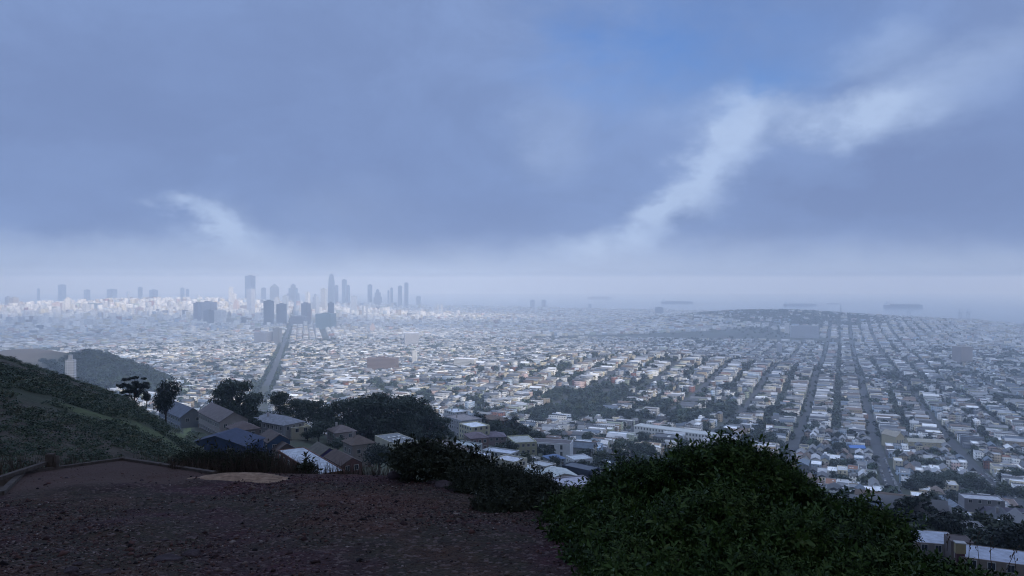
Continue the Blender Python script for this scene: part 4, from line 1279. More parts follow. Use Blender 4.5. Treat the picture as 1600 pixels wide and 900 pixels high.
# ------------------------------------------------------------------ lots of the general town
from collections import defaultdict
ALT = defaultdict(lambda: random.random() < 0.3)
def lots():
    out = []
    for m in range(-62, 62):
        for side in (0, 1):
            for b in range(-4, 40):
                p = PPH + b * BP + SWID * 0.5 + 2.0 + random.uniform(0, 2)
                pend = PPH + (b + 1) * BP - SWID * 0.5 - 2.0
                q0 = QPH + m * BQ
                # coarse rejection by block centre
                cx, cy = PD * (p + BP / 2) + QD * (q0 + BQ / 2)
                r = math.hypot(cx, cy)
                if cy < 100 or abs(math.atan2(cx, cy)) > R(41) or r > 8200: continue
                big = r > 3300
                if not big and ALT[(m, b)]:
                    # rows turned to face the cross streets, with an alley pair in the middle
                    if side: continue
                    for (pc, sd) in ((p, 2), (pend, 3), ((p + pend) / 2 + 5, 2), ((p + pend) / 2 - 5, 3)):
                        q = q0 + SWID / 2 + 2.5
                        while q < q0 + BQ - SWID / 2 - 8:
                            w = random.uniform(6.8, 9.5); d2 = random.uniform(13, 20)
                            out.append((pc + (d2 / 2 if sd == 2 else -d2 / 2), q + w / 2, w - 0.15, d2, sd)); q += w
                    continue
                while p < pend - 6:
                    w = random.uniform(6.8, 8.6) if not big else random.uniform(10, 24)
                    if not big and random.random() < 0.07: w *= random.uniform(1.6, 2.8)
                    if p + w > pend: w = pend - p
                    dpt = random.uniform(17, 26) if not big else random.uniform(16, 34)
                    sb = random.uniform(0, 2.5)
                    if not big and random.random() < 0.55:      # something built in the back garden too
                        d2 = random.uniform(7, 12); bk = random.uniform(31, 36)
                        q2 = q0 + bk if side == 0 else q0 + BQ - bk
                        out.append((p + w / 2, q2, min(w, 9) * 0.8, d2, side))
                    q = q0 + SWID / 2 + 2.5 + sb + dpt / 2 if side == 0 else q0 + BQ - SWID / 2 - 2.5 - sb - dpt / 2
                    out.append((p + w / 2, q, w - (0.15 if not big else 1.0), dpt, side))
                    p += w
    return np.array(out)
LOT = lots()
XY = LOT[:, :1] * PD + LOT[:, 1:2] * QD
lx, ly = XY[:, 0], XY[:, 1]
lr = np.hypot(lx, ly); lu = uof(lx, ly)
grove = fbm(lx, ly, 130, 3); grove2 = fbm(lx + 900, ly, 60, 2)
keep = (np.abs(np.arctan2(lx, ly)) < R(38.5)) & (lr < shore(lx, ly) - 40) & (mk_dist(lx, ly) > 26) & ~in_grid_b(lx, ly) & (ly > 60)
keep &= ~((lr < 500) & (lu < 960)) & (lr > 235) & ~((lr < 1100) & (lu < 60))
keep &= (hill_w(lx, ly, 7) < 0.22) & (hill_w(lx, ly, 8) < 0.30) & (hill_w(lx, ly, 9) < .7)
edge = np.where((lu > 960) & (lr < 520), 0.48, 0.63)
tree_lot = (grove * 0.6 + grove2 * 0.4 > edge) & (lr < 3600)
tree_lot |= rng.random(len(lx)) < np.where(lr < 3300, 0.12, 0.04)
tree_lot |= (hill_w(lx, ly, 3) > 0.45) & (rng.random(len(lx)) < 0.7)
tree_lot |= (hill_w(lx, ly, 4) > 0.6) & (lr > 3300) & (rng.random(len(lx)) < 0.4)
free = clear_of(lx, ly, 4)
far_ok = np.ones(len(lx), bool)
for (a, b, rad) in BIGG: far_ok &= np.hypot(lx - a, ly - b) > rad
H_idx = np.where(keep & ~tree_lot & free & far_ok)[0]
G_idx = np.where(keep & tree_lot & free)[0]
# second street pattern beyond, following the avenue
gb = []
for s in np.arange(1700, 6000, 34.0):
    for t in np.arange(30, 2300, 28.0):
        if (t % 170) < 20 or (s % 260) < 20: continue
        c = MK0 + MKD * s + MKN * t
        gb.append((c[0], c[1]))
gb = np.array(gb); gb = gb[in_grid_b(gb[:, 0], gb[:, 1]) & (np.hypot(gb[:, 0], gb[:, 1]) < shore(gb[:, 0], gb[:, 1]) - 40) & clear_of(gb[:, 0], gb[:, 1], 4)]
for (a, b, rad) in BIGG: gb = gb[np.hypot(gb[:, 0] - a, gb[:, 1] - b) > rad]

def pick(P, n):
    return rng.choice(len(P), size=n, p=np.array(P) / sum(P))
hx = np.concatenate([lx[H_idx], gb[:, 0]]); hy = np.concatenate([ly[H_idx], gb[:, 1]])
nA = len(H_idx); nH = len(hx)
hw = np.concatenate([LOT[H_idx, 2], rng.uniform(14, 26, len(gb))]); hd = np.concatenate([LOT[H_idx, 3], rng.uniform(16, 30, len(gb))])
hr = np.hypot(hx, hy); hu = uof(hx, hy)
side = np.concatenate([LOT[H_idx, 4], rng.integers(0, 2, len(gb))])
# local x runs along the street; local -y faces the street
angA = math.atan2(PD[1], PD[0]); angB = math.atan2(MKN[1], MKN[0])
hrot = np.where(np.arange(nH) < nA, angA, angB) + np.array([math.pi, 0.0, -math.pi / 2, math.pi / 2])[side.astype(int)]
hrot = hrot + rng.normal(0, 0.03, nH)
hh = rng.uniform(5.6, 11.5, nH) + (hw > 12) * rng.uniform(0, 5, nH)
dens = np.clip((hr - 3300) / 1500, 0, 1) * np.clip((1000 - hu) / 500, 0, 1)
hh += dens * rng.exponential(9, nH) * (rng.random(nH) < 0.75)
nb = np.clip((hr - 4600) / 900, 0, 1) * np.clip((680 - hu) / 120, 0, 1)
tall_ = (nb > 0) & (rng.random(nH) < 0.4)
hh += nb * rng.exponential(17, nH) * tall_
hw = np.where(tall_, hw * 1.5, hw)
hh = np.minimum(hh, 58)
flat = (rng.random(nH) < np.where(hr < 2600, 0.55, 0.85)) | (hw > 11) | (hr > 3300)
bayv = rng.random(nH) < 0.35
rise = rng.uniform(1.8, 3.4, nH)
wi = pick(WP, nH); rfi = np.where(flat, pick(RP_FLAT, nH), pick(RP_PITCH, nH))
# whiter stretches in the districts of pale blocks
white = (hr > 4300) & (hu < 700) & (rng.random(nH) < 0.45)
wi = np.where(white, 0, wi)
hz = -depth(hx, hy)
WC = np.array([c for _, c in WALLS]); RC = np.array([c for _, c in ROOFS])
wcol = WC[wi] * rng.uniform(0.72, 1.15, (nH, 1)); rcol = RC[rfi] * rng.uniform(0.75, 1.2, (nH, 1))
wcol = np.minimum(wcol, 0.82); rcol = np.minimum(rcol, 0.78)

def visible(x, y, z, top):
    """is the top of something at x, y seen past the ground in between"""
    f = np.linspace(0.03, 0.96, 60)[None, :]
    X = x[:, None] * f; Y = y[:, None] * f; Zr = (z + top)[:, None] * f
    g = -depth(X, Y) + np.where(np.hypot(X, Y) > 150, 4.0, 0.3)
    return ~(g > Zr).any(1)
pv = V0 - FPX * (hz + 5) / hy
cand = np.where((hu > 4) & (hu < 1596) & (pv < occluder(hu) - 3) & (pv < 885) & (hr < 1500))[0]
cand = cand[np.argsort(hr[cand] / np.sqrt(hw[cand] * hh[cand]))]
cand = cand[:900]
vis = visible(hx[cand], hy[cand], hz[cand], hh[cand] - 2)
NEAR_N = 244
near_i = cand[vis][:NEAR_N]

LAND = [('long white school', 1057, 678), ('yellow church', 1410, 684), ('modern white house', 862, 698), ('vivid blue roof', 1339, 698), ('cream apartments', 741, 665),
        ('big shrub tip', 1440, 790), ('double white roof', 1406, 706), ('square grey apartments', 1387, 650), ('maroon house', 1343, 647), ('big shrub crest', 1150, 700),
        ('pale corner roofs', 1560, 850), ('long grey roof', 1535, 777), ('cypress clump', 610, 650), ('lone small conifer', 762, 715)]
ORD = ['', 'second ', 'third ', 'fourth ', 'fifth ', 'sixth ', 'seventh ', 'eighth ', 'ninth ', 'tenth ', 'eleventh ', 'twelfth ']
SEEN = {}
def where_phrase(u, v):
    k = min(range(len(LAND)), key=lambda i: math.hypot(LAND[i][1] - u, (LAND[i][2] - v) * 1.5))
    n, lu_, lv_ = LAND[k]
    du, dv = u - lu_, (v - lv_) * 1.5
    if abs(du) > abs(dv): d = 'right of' if du > 0 else 'left of'
    else: d = 'below' if dv > 0 else 'above'
    return '%s the %s' % (d, n), math.hypot(du, dv)
def label_all(items):
    """items: (object, description, u, v) -> gives each its own label, counting outward from a landmark"""
    G_ = {}
    for it in items:
        ph, d = where_phrase(it[2], it[3])
        G_.setdefault((it[1], ph), []).append((d, it[0]))
    for (desc, ph), lst in G_.items():
        lst.sort(key=lambda q: q[0])
        for k, (d, o) in enumerate(lst):
            if len(lst) == 1: o['label'] = '%s %s' % (desc, ph)
            elif k < len(ORD): o['label'] = ('%s%s %s, counting outward' % (ORD[k], desc, ph)) if k else '%s %s, first outward' % (desc, ph)
            else: o['label'] = 'number %d of the %ss %s, counting outward' % (k + 1, desc, ph)

# the individually built terrace houses
PROTO = []
def protos():
    base = dict(mode=1, gap=2.4, sgap=7.0, door=True)
    specs = [dict(roof='flat', bay=True, garage=True, floors=2, wins='fbr'), dict(roof='flat', bay=False, garage=True, floors=2, wins='fbl', chim=1), dict(roof='flat', bay=True, garage=True, floors=3, wins='fbr', sky=2),
             dict(roof='gable', rise=2.6, bay=True, garage=True, floors=2, wins='fbr'), dict(roof='gable', rise=3.0, bay=False, garage=False, floors=2, wins='fbl', chim=1), dict(roof='hip', rise=2.2, bay=False, garage=True, floors=2, wins='fbr', chim=1),
             dict(roof='flat', bay=False, garage=False, floors=3, wins='fblr', sky=1)]
    for md in (1, 2):
        for sp in specs:
            k = dict(base); k.update(sp); k['mode'] = md
            if md == 2: k['garage'] = False; k['door'] = False
            t = building('terrace_house', (0, 0, -900), 0, 7.9, 16.5, 6.8 if k['floors'] == 2 else 9.6, **k)
            register(t)
            PROTO.append([t, k['roof'], k['floors'], False])
protos()
items = []
for rank, i in enumerate(near_i):
    md = 0 if rank < 110 else 7
    isflat = bool(flat[i])
    opt = [k for k in range(md, md + 7) if (PROTO[k][1] == 'flat') == isflat]
    P = PROTO[opt[rank % len(opt)]]
    if not P[3]: t = P[0]; P[3] = True
    else: t = copy_tree(P[0])
    t.location = (hx[i], hy[i], hz[i]); t.rotation_euler = (0, 0, hrot[i])
    t.scale = (hw[i] / 7.9, hd[i] / 16.5, random.uniform(0.92, 1.12))
    c, rc = tuple(wcol[i]), tuple(rcol[i])
    for ch in KIDS[t.name]:
        nm = ch.name.split('.')[0]
        if nm == 'wall': ch.color = (*c, 1)
        elif nm == 'roof': ch.color = (*rc, 1)
        elif nm == 'bay': ch.color = (*[min(.8, q * 1.12) for q in c], 1)
        elif nm == 'door': ch.color = (*random.choice([(0.10, 0.05, 0.04), (0.05, 0.08, 0.12), (0.3, 0.3, 0.28), (0.2, 0.04, 0.03)]), 1)
    tag(t, None, 'house', 'terraced houses in the streets below')
    form = {'flat': 'flat-roofed', 'gable': 'gabled', 'hip': 'hip-roofed'}[P[1]]
    items.append((t, '%s %s %s-topped house' % (WALLS[wi[i]][0], form, ROOFS[rfi[i]][0].replace(' ', '-')), hu[i], pv[i]))
for P in PROTO:
    if not P[3]:
        for o in KIDS.get(P[0].name, []): 
            for q in KIDS.get(o.name, []): bpy.data.objects.remove(q)
            bpy.data.objects.remove(o)
        bpy.data.objects.remove(P[0])
label_all(items)

# everything farther out: one mesh
def far_town():
    m = np.ones(nH, bool); m[near_i] = False
    idx = np.where(m)[0]
    TV, TL, TS, TM, TT, TU = [], [], [], [], [], []
    off = 0
    def emit(sel, tv, faces, mids, grow=None):
        """tv: function(sel)-> (n, nv, 3) local coordinates in metres"""
        nonlocal off
        if len(sel) == 0: return
        L = tv(sel); n, nv, _ = L.shape
        c, s = np.cos(hrot[sel])[:, None], np.sin(hrot[sel])[:, None]
        Wd = np.stack([hx[sel][:, None] + L[..., 0] * c - L[..., 1] * s, hy[sel][:, None] + L[..., 0] * s + L[..., 1] * c, hz[sel][:, None] + L[..., 2]], -1)
        sizes = np.array([len(f) for f in faces]); fl = np.concatenate([np.array(f) for f in faces])
        loops = (fl[None, :] + nv * np.arange(n)[:, None] + off).ravel()
        # uv from local coordinates: horizontal run and height on walls
        fid = np.repeat(np.arange(len(faces)), sizes)
        lp = L[:, fl, :]
        ax = np.array([1 if abs(L[0, f[0], 0] - L[0, f[1], 0]) < 0.01 else 0 for f in faces])[fid]
        uu = np.where(ax[None, :] == 1, lp[..., 1], lp[..., 0]) + 40.0
        vv = lp[..., 2]
        wallm = (np.array(mids)[fid] == 0)[None, :]
        uu = np.where(wallm, uu, -1); vv = np.where(wallm, vv, -1)
        TU.append(np.stack([uu, vv], -1).reshape(-1, 2))
        TV.append(Wd.reshape(-1, 3)); TL.append(loops); TS.append(np.tile(sizes, n)); TM.append(np.tile(mids, n))
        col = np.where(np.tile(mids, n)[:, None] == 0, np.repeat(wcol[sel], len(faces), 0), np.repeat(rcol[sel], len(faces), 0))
        TT.append(col); off += n * nv
    def boxv(sel, z0=-5.0):
        a = hw[sel] / 2; b = hd[sel] / 2; h = hh[sel]
        X = np.stack([-a, a, a, -a] * 2, 1); Y = np.stack([-b, -b, b, b] * 2, 1)
        Z = np.concatenate([np.full((len(sel), 4), z0), np.repeat(h[:, None], 4, 1)], 1)
        return np.stack([X, Y, Z], -1)
    WF = [(0, 1, 5, 4), (1, 2, 6, 5), (2, 3, 7, 6), (3, 0, 4, 7)]
    # flat with parapet
    def flatv(sel):
        v = boxv(sel); a = hw[sel] / 2 - .3; b = hd[sel] / 2 - .3; h = hh[sel]
        X = np.stack([-a, a, a, -a] * 2, 1); Y = np.stack([-b, -b, b, b] * 2, 1)
        Z = np.concatenate([np.repeat(h[:, None], 4, 1), np.repeat(h[:, None] - 0.6, 4, 1)], 1)
        return np.concatenate([v, np.stack([X, Y, Z], -1)], 1)
    FF = WF + [(4, 5, 9, 8), (5, 6, 10, 9), (6, 7, 11, 10), (7, 4, 8, 11), (9, 8, 12, 13), (10, 9, 13, 14), (11, 10, 14, 15), (8, 11, 15, 12), (12, 13, 14, 15)]
    FM = [0] * 4 + [1] * 4 + [1] * 4 + [1]
    near_f = idx[flat[idx] & (hr[idx] < 2600)]; far_f = idx[flat[idx] & (hr[idx] >= 2600)]
    emit(near_f, flatv, FF, FM)
    emit(far_f, boxv, WF + [(4, 5, 6, 7)], [0, 0, 0, 0, 1])
    # roof boxes on some
    sel = idx[flat[idx] & (rng.random(len(idx)) < 0.4)]
    def rbox(sel):
        k = hw[sel]; a0 = -k * .3; a1 = k * .12; b0 = hd[sel] * .05; b1 = hd[sel] * .3; h0 = hh[sel] - 0.7; h1 = hh[sel] + 1.9
        X = np.stack([a0, a1, a1, a0] * 2, 1); Y = np.stack([b0, b0, b1, b1] * 2, 1)
        Z = np.concatenate([np.repeat(h0[:, None], 4, 1), np.repeat(h1[:, None], 4, 1)], 1)
        return np.stack([X, Y, Z], -1)
    emit(sel, rbox, WF + [(4, 5, 6, 7)], [2, 2, 2, 2, 1])
    # front bays
    sel = idx[bayv[idx] & (hr[idx] < 2600) & (hw[idx] < 11)]
    def bayb(sel):
        k = hw[sel]; a0 = -k * .4; a1 = k * .05; b0 = -hd[sel] / 2 - 1.0; b1 = -hd[sel] / 2 - 0.01; h0 = np.full(len(sel), 2.8); h1 = hh[sel] - 0.4
        X = np.stack([a0, a1, a1, a0] * 2, 1); Y = np.stack([b0, b0, b1, b1] * 2, 1)
        Z = np.concatenate([np.repeat(h0[:, None], 4, 1), np.repeat(h1[:, None], 4, 1)], 1)
        return np.stack([X, Y, Z], -1)
    emit(sel, bayb, WF + [(4, 5, 6, 7), (3, 2, 1, 0)], [0, 0, 0, 0, 1, 1])
    # gabled, ridge running back from the street
    sel = idx[~flat[idx]]
    def gab(sel):
        v = boxv(sel); b = hd[sel] / 2; h = hh[sel]; a = hw[sel] / 2; s = rise[sel] / a
        z = np.zeros(len(sel))
        apex = np.stack([np.stack([z, z], 1), np.stack([-b, b], 1), np.repeat((h + rise[sel])[:, None], 2, 1)], -1)
        ea = a + 0.3; eb = b + 0.35; ez = h - 0.3 * s + 0.15
        r = np.stack([np.stack([-ea, -ea, z, z, ea, ea], 1), np.stack([-eb, eb, -eb, eb, -eb, eb], 1), np.stack([ez, ez, h + rise[sel] + .15, h + rise[sel] + .15, ez, ez], 1)], -1)
        return np.concatenate([v, apex, r], 1)
    emit(sel, gab, WF + [(4, 5, 8), (6, 7, 9), (10, 12, 13, 11), (12, 14, 15, 13)], [0, 0, 0, 0, 2, 2, 1, 1])
    mi = np.concatenate(TM)
    tint = np.concatenate(TT)
    mats = [M_WALLS_FAR, M_ROOFS_FAR]
    o = mesh_np('distant_houses', np.concatenate(TV), np.concatenate(TL), np.concatenate(TS), mats, mi=np.where(mi == 0, 0, 1), tint=tint, uv=np.concatenate(TU))
    tag(o, 'thousands of pale houses and blocks filling the town as far as the bay', 'houses', kind='stuff')
    print('town', nH, 'faces', len(mi))
far_town()

# ------------------------------------------------------------------ trees
TG = 'trees standing below the overlook'
def hero_tree(u, vb, vt, kind, var, wf, label, rmin=60, col=(1, 1, 1), name='tree', n=3200, leaf=0.30, group=TG, sink=0.0):
    if rmin < 0:
        x, y = px(u, -rmin); z = (V0 - vb) / FPX * y
    else:
        x, y, z = hit(u, vb, rmin)
    h = (vb - vt) / FPX * y + sink
    return tree(name, x, y, z - sink, h, wf, kind, var, label, group, col, n, leaf)
CY = (0.80, 1.02, 0.88)
for (u, vb, vt, wf, var, lab) in [
    (545, 676, 621, 0.95, 0, 'cypress at the left end of the dark clump'), (571, 676, 617, 0.9, 1, 'cypress second from the left end of the dark clump'), (597, 678, 614, 0.95, 2, 'cypress left of centre in the dark clump'),
    (622, 680, 616, 1.0, 0, 'tall cypress at the centre of the dark clump'), (646, 682, 622, 0.95, 1, 'cypress right of centre in the dark clump'), (668, 686, 634, 0.95, 2, 'cypress second from the right end of the dark clump'),
    (688, 688, 650, 1.1, 0, 'low cypress closing the right end of the dark clump'), (583, 684, 640, 1.1, 2, 'lower cypress in front of the clump, behind the grey flat roof'), (636, 688, 645, 1.2, 1, 'lower bushy cypress right behind the grey roof with skylights'),
    (368, 655, 591, 0.85, 1, 'big dark cypress behind the brown-roofed row house'), (346, 650, 600, 0.8, 2, 'slimmer cypress at the left flank of the big dark one'), (392, 655, 612, 0.9, 0, 'cypress at the right flank of the big dark one'),
    (437, 655, 613, 0.9, 2, 'upright cypress behind the grey hip roof'), (466, 658, 622, 1.0, 0, 'round-headed cypress behind the cream house'), (489, 664, 624, 1.0, 1, 'cypress between the cream house and the clump'), (512, 668, 630, 1.1, 0, 'low cypress just left of the dark clump')]:
    hero_tree(u, vb, vt, 'cypress', var, wf, lab, -(345 - (u % 7) * 4), CY, 'cypress_tree', group='dark cypresses behind the slope houses', n=3600, leaf=0.34)
for (u, vb, vt, kind, var, wf, col, lab, nm) in [
    (210, 640, 590, 'open', 0, 1.1, (0.8, 0.9, 0.95), 'gappy wind-blown tree, left of the two on the shoulder of the hillside', 'tree'),
    (258, 664, 588, 'round', 1, 0.62, (0.7, 0.8, 0.9), 'denser dark tree, right of the two on the shoulder of the hillside', 'tree'),
    (228, 634, 612, 'round', 0, 0.8, (0.8, 0.9, 0.9), 'small round tree between the two wind-blown ones', 'tree'),
    (394, 682, 650, 'open', 0, 1.0, (0.8, 1.0, 1.0), 'spiky pale tree in front of the grey hip roof', 'tree'),
    (497, 693, 655, 'round', 1, 1.15, (0.75, 0.95, 0.85), 'round dark tree right of the cream house', 'tree'),
    (527, 708, 683, 'round', 2, 1.5, (0.8, 1.0, 0.85), 'wide low tree in front of the pinkish grey house', 'tree'),
    (480, 690, 672, 'round', 0, 1.3, (0.9, 1.1, 0.9), 'small bushy tree beside the driveway by the cream house', 'tree'),
    (573, 682, 660, 'round', 2, 0.9, (2.2, 0.95, 0.8), 'small reddish-brown tree left of the grey flat roof', 'tree'),
    (592, 742, 690, 'round', 0, 1.15, (0.75, 0.9, 0.85), 'broad round tree in front of the grey flat roof with skylights', 'tree'),
    (632, 712, 694, 'round', 1, 1.4, (1.5, 1.5, 1.0), 'olive bushy tree in front of the cream wall', 'tree'),
    (762, 734, 702, 'conifer', 0, 1.0, (0.7, 0.85, 0.95), 'small pointed conifer in front of the white roofs', 'conifer'),
    (771, 684, 654, 'round', 2, 0.95, (0.85, 1.0, 0.9), 'rounded tree beside the cream apartment building', 'tree'),
    (790, 690, 667, 'round', 1, 1.1, (0.9, 1.05, 0.9), 'small tree between the mauve house and the olive apartments', 'tree'),
    (700, 692, 672, 'round', 0, 1.2, (0.8, 1.0, 0.9), 'bushy tree right of the yellow gabled house', 'tree'),
    (555, 700, 690, 'round', 1, 1.6, (0.9, 1.1, 0.9), 'low shrubby tree at the foot of the tall tan house', 'tree'),
    (1560, 835, 800, 'round', 0, 1.5, (0.7, 0.85, 0.8), 'massive dark tree behind the broad pale roof', 'tree'),
    (1535, 846, 812, 'round', 2, 1.4, (0.7, 0.9, 0.8), 'dark tree between the dark house and the broad pale roof', 'tree'),
    (1585, 862, 826, 'round', 1, 1.4, (0.6, 0.8, 0.75), 'dark tree at the frame edge above the broad pale roof', 'tree'),
    (1525, 800, 768, 'round', 1, 1.5, (0.75, 0.9, 0.9), 'dark spreading tree beyond the small gabled house', 'tree'),
    (1455, 772, 738, 'round', 0, 1.4, (0.75, 0.9, 0.9), 'dark spreading tree above the pale hip-roofed house', 'tree'),
    (1480, 765, 735, 'round', 2, 1.5, (0.75, 0.95, 0.9), 'broad tree right of the one above the pale hip roof', 'tree'),
    (1445, 815, 790, 'round', 1, 1.6, (0.7, 0.85, 0.8), 'low dark tree behind the square pale roof', 'tree'),
    (1510, 826, 806, 'round', 1, 1.2, (0.7, 0.9, 0.85), 'small tree hugging the dark house with the grey hip roof', 'tree')]:
    rm = -{210: 205, 258: 235, 228: 215}[u] if u in (210, 258, 228) else (120 if u < 1300 else 100)
    hero_tree(u, vb, vt, kind, var, wf, lab, rm, col, nm)

# back-garden, street and grove trees
FACE = np.array([(0, -1), (0, 1), (-1, 0), (1, 0)], float)      # street side of each lot in p, q
def tree_spots():
    T = []
    m = H_idx
    n = len(m)
    # gardens behind the houses
    f = rng.random(n) < np.where(lr[m] < 1300, 0.68, np.where(lr[m] < 3300, 0.52, 0.22))
    mm = m[f]; fd = FACE[LOT[mm, 4].astype(int)]; o_ = -(LOT[mm, 3] / 2 + rng.uniform(2, 10, len(mm)))
    p = LOT[mm, 0] + fd[:, 0] * o_ + rng.normal(0, 2.5, len(mm)); q = LOT[mm, 1] + fd[:, 1] * o_ + rng.normal(0, 2.5, len(mm))
    T.append(np.stack([p[:, None] * PD[0] + q[:, None] * QD[0], p[:, None] * PD[1] + q[:, None] * QD[1], 4 + 9 * rng.random((len(mm), 1)) ** 1.6 if True else rng.uniform(5, 12, (len(mm), 1))], -1)[:, 0])
    # along the kerb
    f = rng.random(n) < np.where(lr[m] < 3300, 0.36, 0.10)
    mm = m[f]; fd = FACE[LOT[mm, 4].astype(int)]; o_ = LOT[mm, 3] / 2 + 3.6
    p = LOT[mm, 0] + fd[:, 0] * o_ + rng.normal(0, 1.0, len(mm)); q = LOT[mm, 1] + fd[:, 1] * o_ + rng.normal(0, 1.0, len(mm))
    T.append(np.stack([p[:, None] * PD[0] + q[:, None] * QD[0], p[:, None] * PD[1] + q[:, None] * QD[1], rng.uniform(4, 8.5, (len(mm), 1))], -1)[:, 0])
    # groves
    for rep in range(2):
        g = G_idx[rng.random(len(G_idx)) < (1.0 if rep == 0 else 0.5)]
        p = LOT[g, 0] + rng.normal(0, 3, len(g)); q = LOT[g, 1] + rng.normal(0, 7, len(g))
        T.append(np.stack([p[:, None] * PD[0] + q[:, None] * QD[0], p[:, None] * PD[1] + q[:, None] * QD[1], rng.uniform(7, 16, (len(g), 1))], -1)[:, 0])
    # along the avenue
    s = np.arange(-100, 5200, 15.0)
    for sg in (-1, 1):
        for o_ in (14,):
            c = MK0 + s[:, None] * MKD + sg * o_ * MKN
            T.append(np.concatenate([c, rng.uniform(6, 12, (len(s), 1))], 1))
    # wooded hills
    for k, n_ in ((8, 700), (9, 220), (3, 2600), (4, 900)):
        hu_, hr_, hh_, sw, sl = HILLS[k]; cx, cy = px(hu_, hr_)
        a = rng.normal(size=(n_, 2)) * np.array([sw, sl]) * 1.0
        L = math.hypot(cx, cy); e = np.array([cx, cy]) / L; nn = np.array([e[1], -e[0]])
        c = np.array([cx, cy]) + a[:, :1] * nn + a[:, 1:] * e
        T.append(np.concatenate([c, rng.uniform(8, 15, (n_, 1))], 1))
    # slope woods on the right, close below the shrubs
    n_ = 420
    r = np.exp(rng.uniform(math.log(95), math.log(420), n_)); u = rng.uniform(980, 1640, n_)
    c = np.stack([(u - 800) / FPX * r, r, rng.uniform(6, 12, n_)], 1)
    c = c[(fbm(c[:, 0], c[:, 1], 60, 2) > 0.5)]
    T.append(c)
    # brow of the slope, left and middle
    n_ = 160
    r = rng.uniform(330, 520, n_); u = rng.uniform(330, 960, n_)
    T.append(np.stack([(u - 800) / FPX * r, r, rng.uniform(5, 10, n_)], 1))
    # small trees on the far crest left
    T = np.concatenate(T)
    x, y = T[:, 0], T[:, 1]; r = np.hypot(x, y)
    ok = (np.abs(np.arctan2(x, y)) < R(39)) & (r < shore(x, y) - 30) & clear_of(x, y, 3) & (y > 80)
    ok &= ~((hill_w(x, y, 7) > 0.35))
    u = uof(x, y)
    ok &= ~((r < 500) & (u < 340))
    return T[ok]
T = tree_spots()
tx, ty, th = T.T
tz = -depth(tx, ty); tr_ = np.hypot(tx, ty); tu = uof(tx, ty); tv = V0 - FPX * (tz + th * .5) / ty
cand = np.where((tu > 0) & (tu < 1600) & (tv < occluder(tu) - 2) & (tv < 890) & (tr_ < 1600))[0]
cand = cand[np.argsort(tr_[cand] / th[cand])][:900]
vis = visible(tx[cand], ty[cand], tz[cand], th[cand] * 0.9)
near_t = cand[vis][:255]
items = []
KN = [('dark green', (0.85, 0.95, 0.95)), ('olive', (1.35, 1.3, 0.9)), ('blackish green', (0.62, 0.7, 0.75)), ('grey-green', (1.2, 1.3, 1.35)), ('mid green', (1.0, 1.3, 1.0))]
for i in near_t:
    kk = random.choices(['round', 'cypress', 'open', 'conifer'], [0.62, 0.18, 0.1, 0.1])[0]
    cn, cc = KN[pick([.34, .16, .26, .12, .12], 1)[0]]
    t = tree('tree' if kk != 'conifer' else 'conifer', tx[i], ty[i], tz[i], th[i], random.uniform(0.85, 1.3), kk, random.randint(0, 2) if kk in ('round', 'cypress') else random.randint(0, 1), None, 'trees in the streets and gardens', cc, n=1100, leaf=0.5)
    form = {'round': 'rounded tree', 'cypress': 'spreading tree', 'open': 'thin-crowned tree', 'conifer': 'pointed conifer'}[kk]
    items.append((t, '%s %s' % (cn, form), tu[i], tv[i]))
label_all(items)

def far_trees():
    m = np.ones(len(tx), bool); m[near_t] = False
    idx = np.where(m)[0]
    VV, TT = [], []
    for lo, hi, nq, leaf in ((0, 900, 260, 0.13), (900, 1700, 130, 0.17), (1700, 3000, 64, 0.23), (3000, 9000, 30, 0.30)):
        sel = idx[(tr_[idx] >= lo) & (tr_[idx] < hi)]
        if len(sel) == 0: continue
        for var in range(4):
            s = sel[var::4]
            if len(s) == 0: continue
            lob = [(rng.normal(0, .2), rng.normal(0, .2), rng.uniform(.38, .75), rng.uniform(.2, .34), rng.uniform(.2, .34), rng.uniform(.16, .26)) for _ in range(6)]
            tv_ = crown_cloud(nq, lob, leaf)         # unit tree, height 1
            a = rng.uniform(0, 6.28, len(s)); c, sn = np.cos(a)[:, None], np.sin(a)[:, None]
            h = th[s][:, None]; w = h * rng.uniform(0.85, 1.25, (len(s), 1))
            X = tx[s][:, None] + (tv_[None, :, 0] * c - tv_[None, :, 1] * sn) * w
            Y = ty[s][:, None] + (tv_[None, :, 0] * sn + tv_[None, :, 1] * c) * w
            Z = tz[s][:, None] + tv_[None, :, 2] * h - 0.08 * h
            VV.append(np.stack([X, Y, Z], -1).reshape(-1, 3))
            col = np.array([c_ for _, c_ in KN])[pick([.34, .16, .26, .12, .12], len(s))]
            TT.append(np.repeat(col, nq, 0))
    V = np.concatenate(VV)
    o = mesh_np('distant_trees', V, np.arange(len(V)), np.full(len(V) // 4, 4), M_LEAF_FAR, tint=np.concatenate(TT))
    tag(o, 'countless dark street and garden trees dotted through the town', 'trees', kind='stuff')
    print('trees', len(tx), 'quads', len(V) // 4)
far_trees()

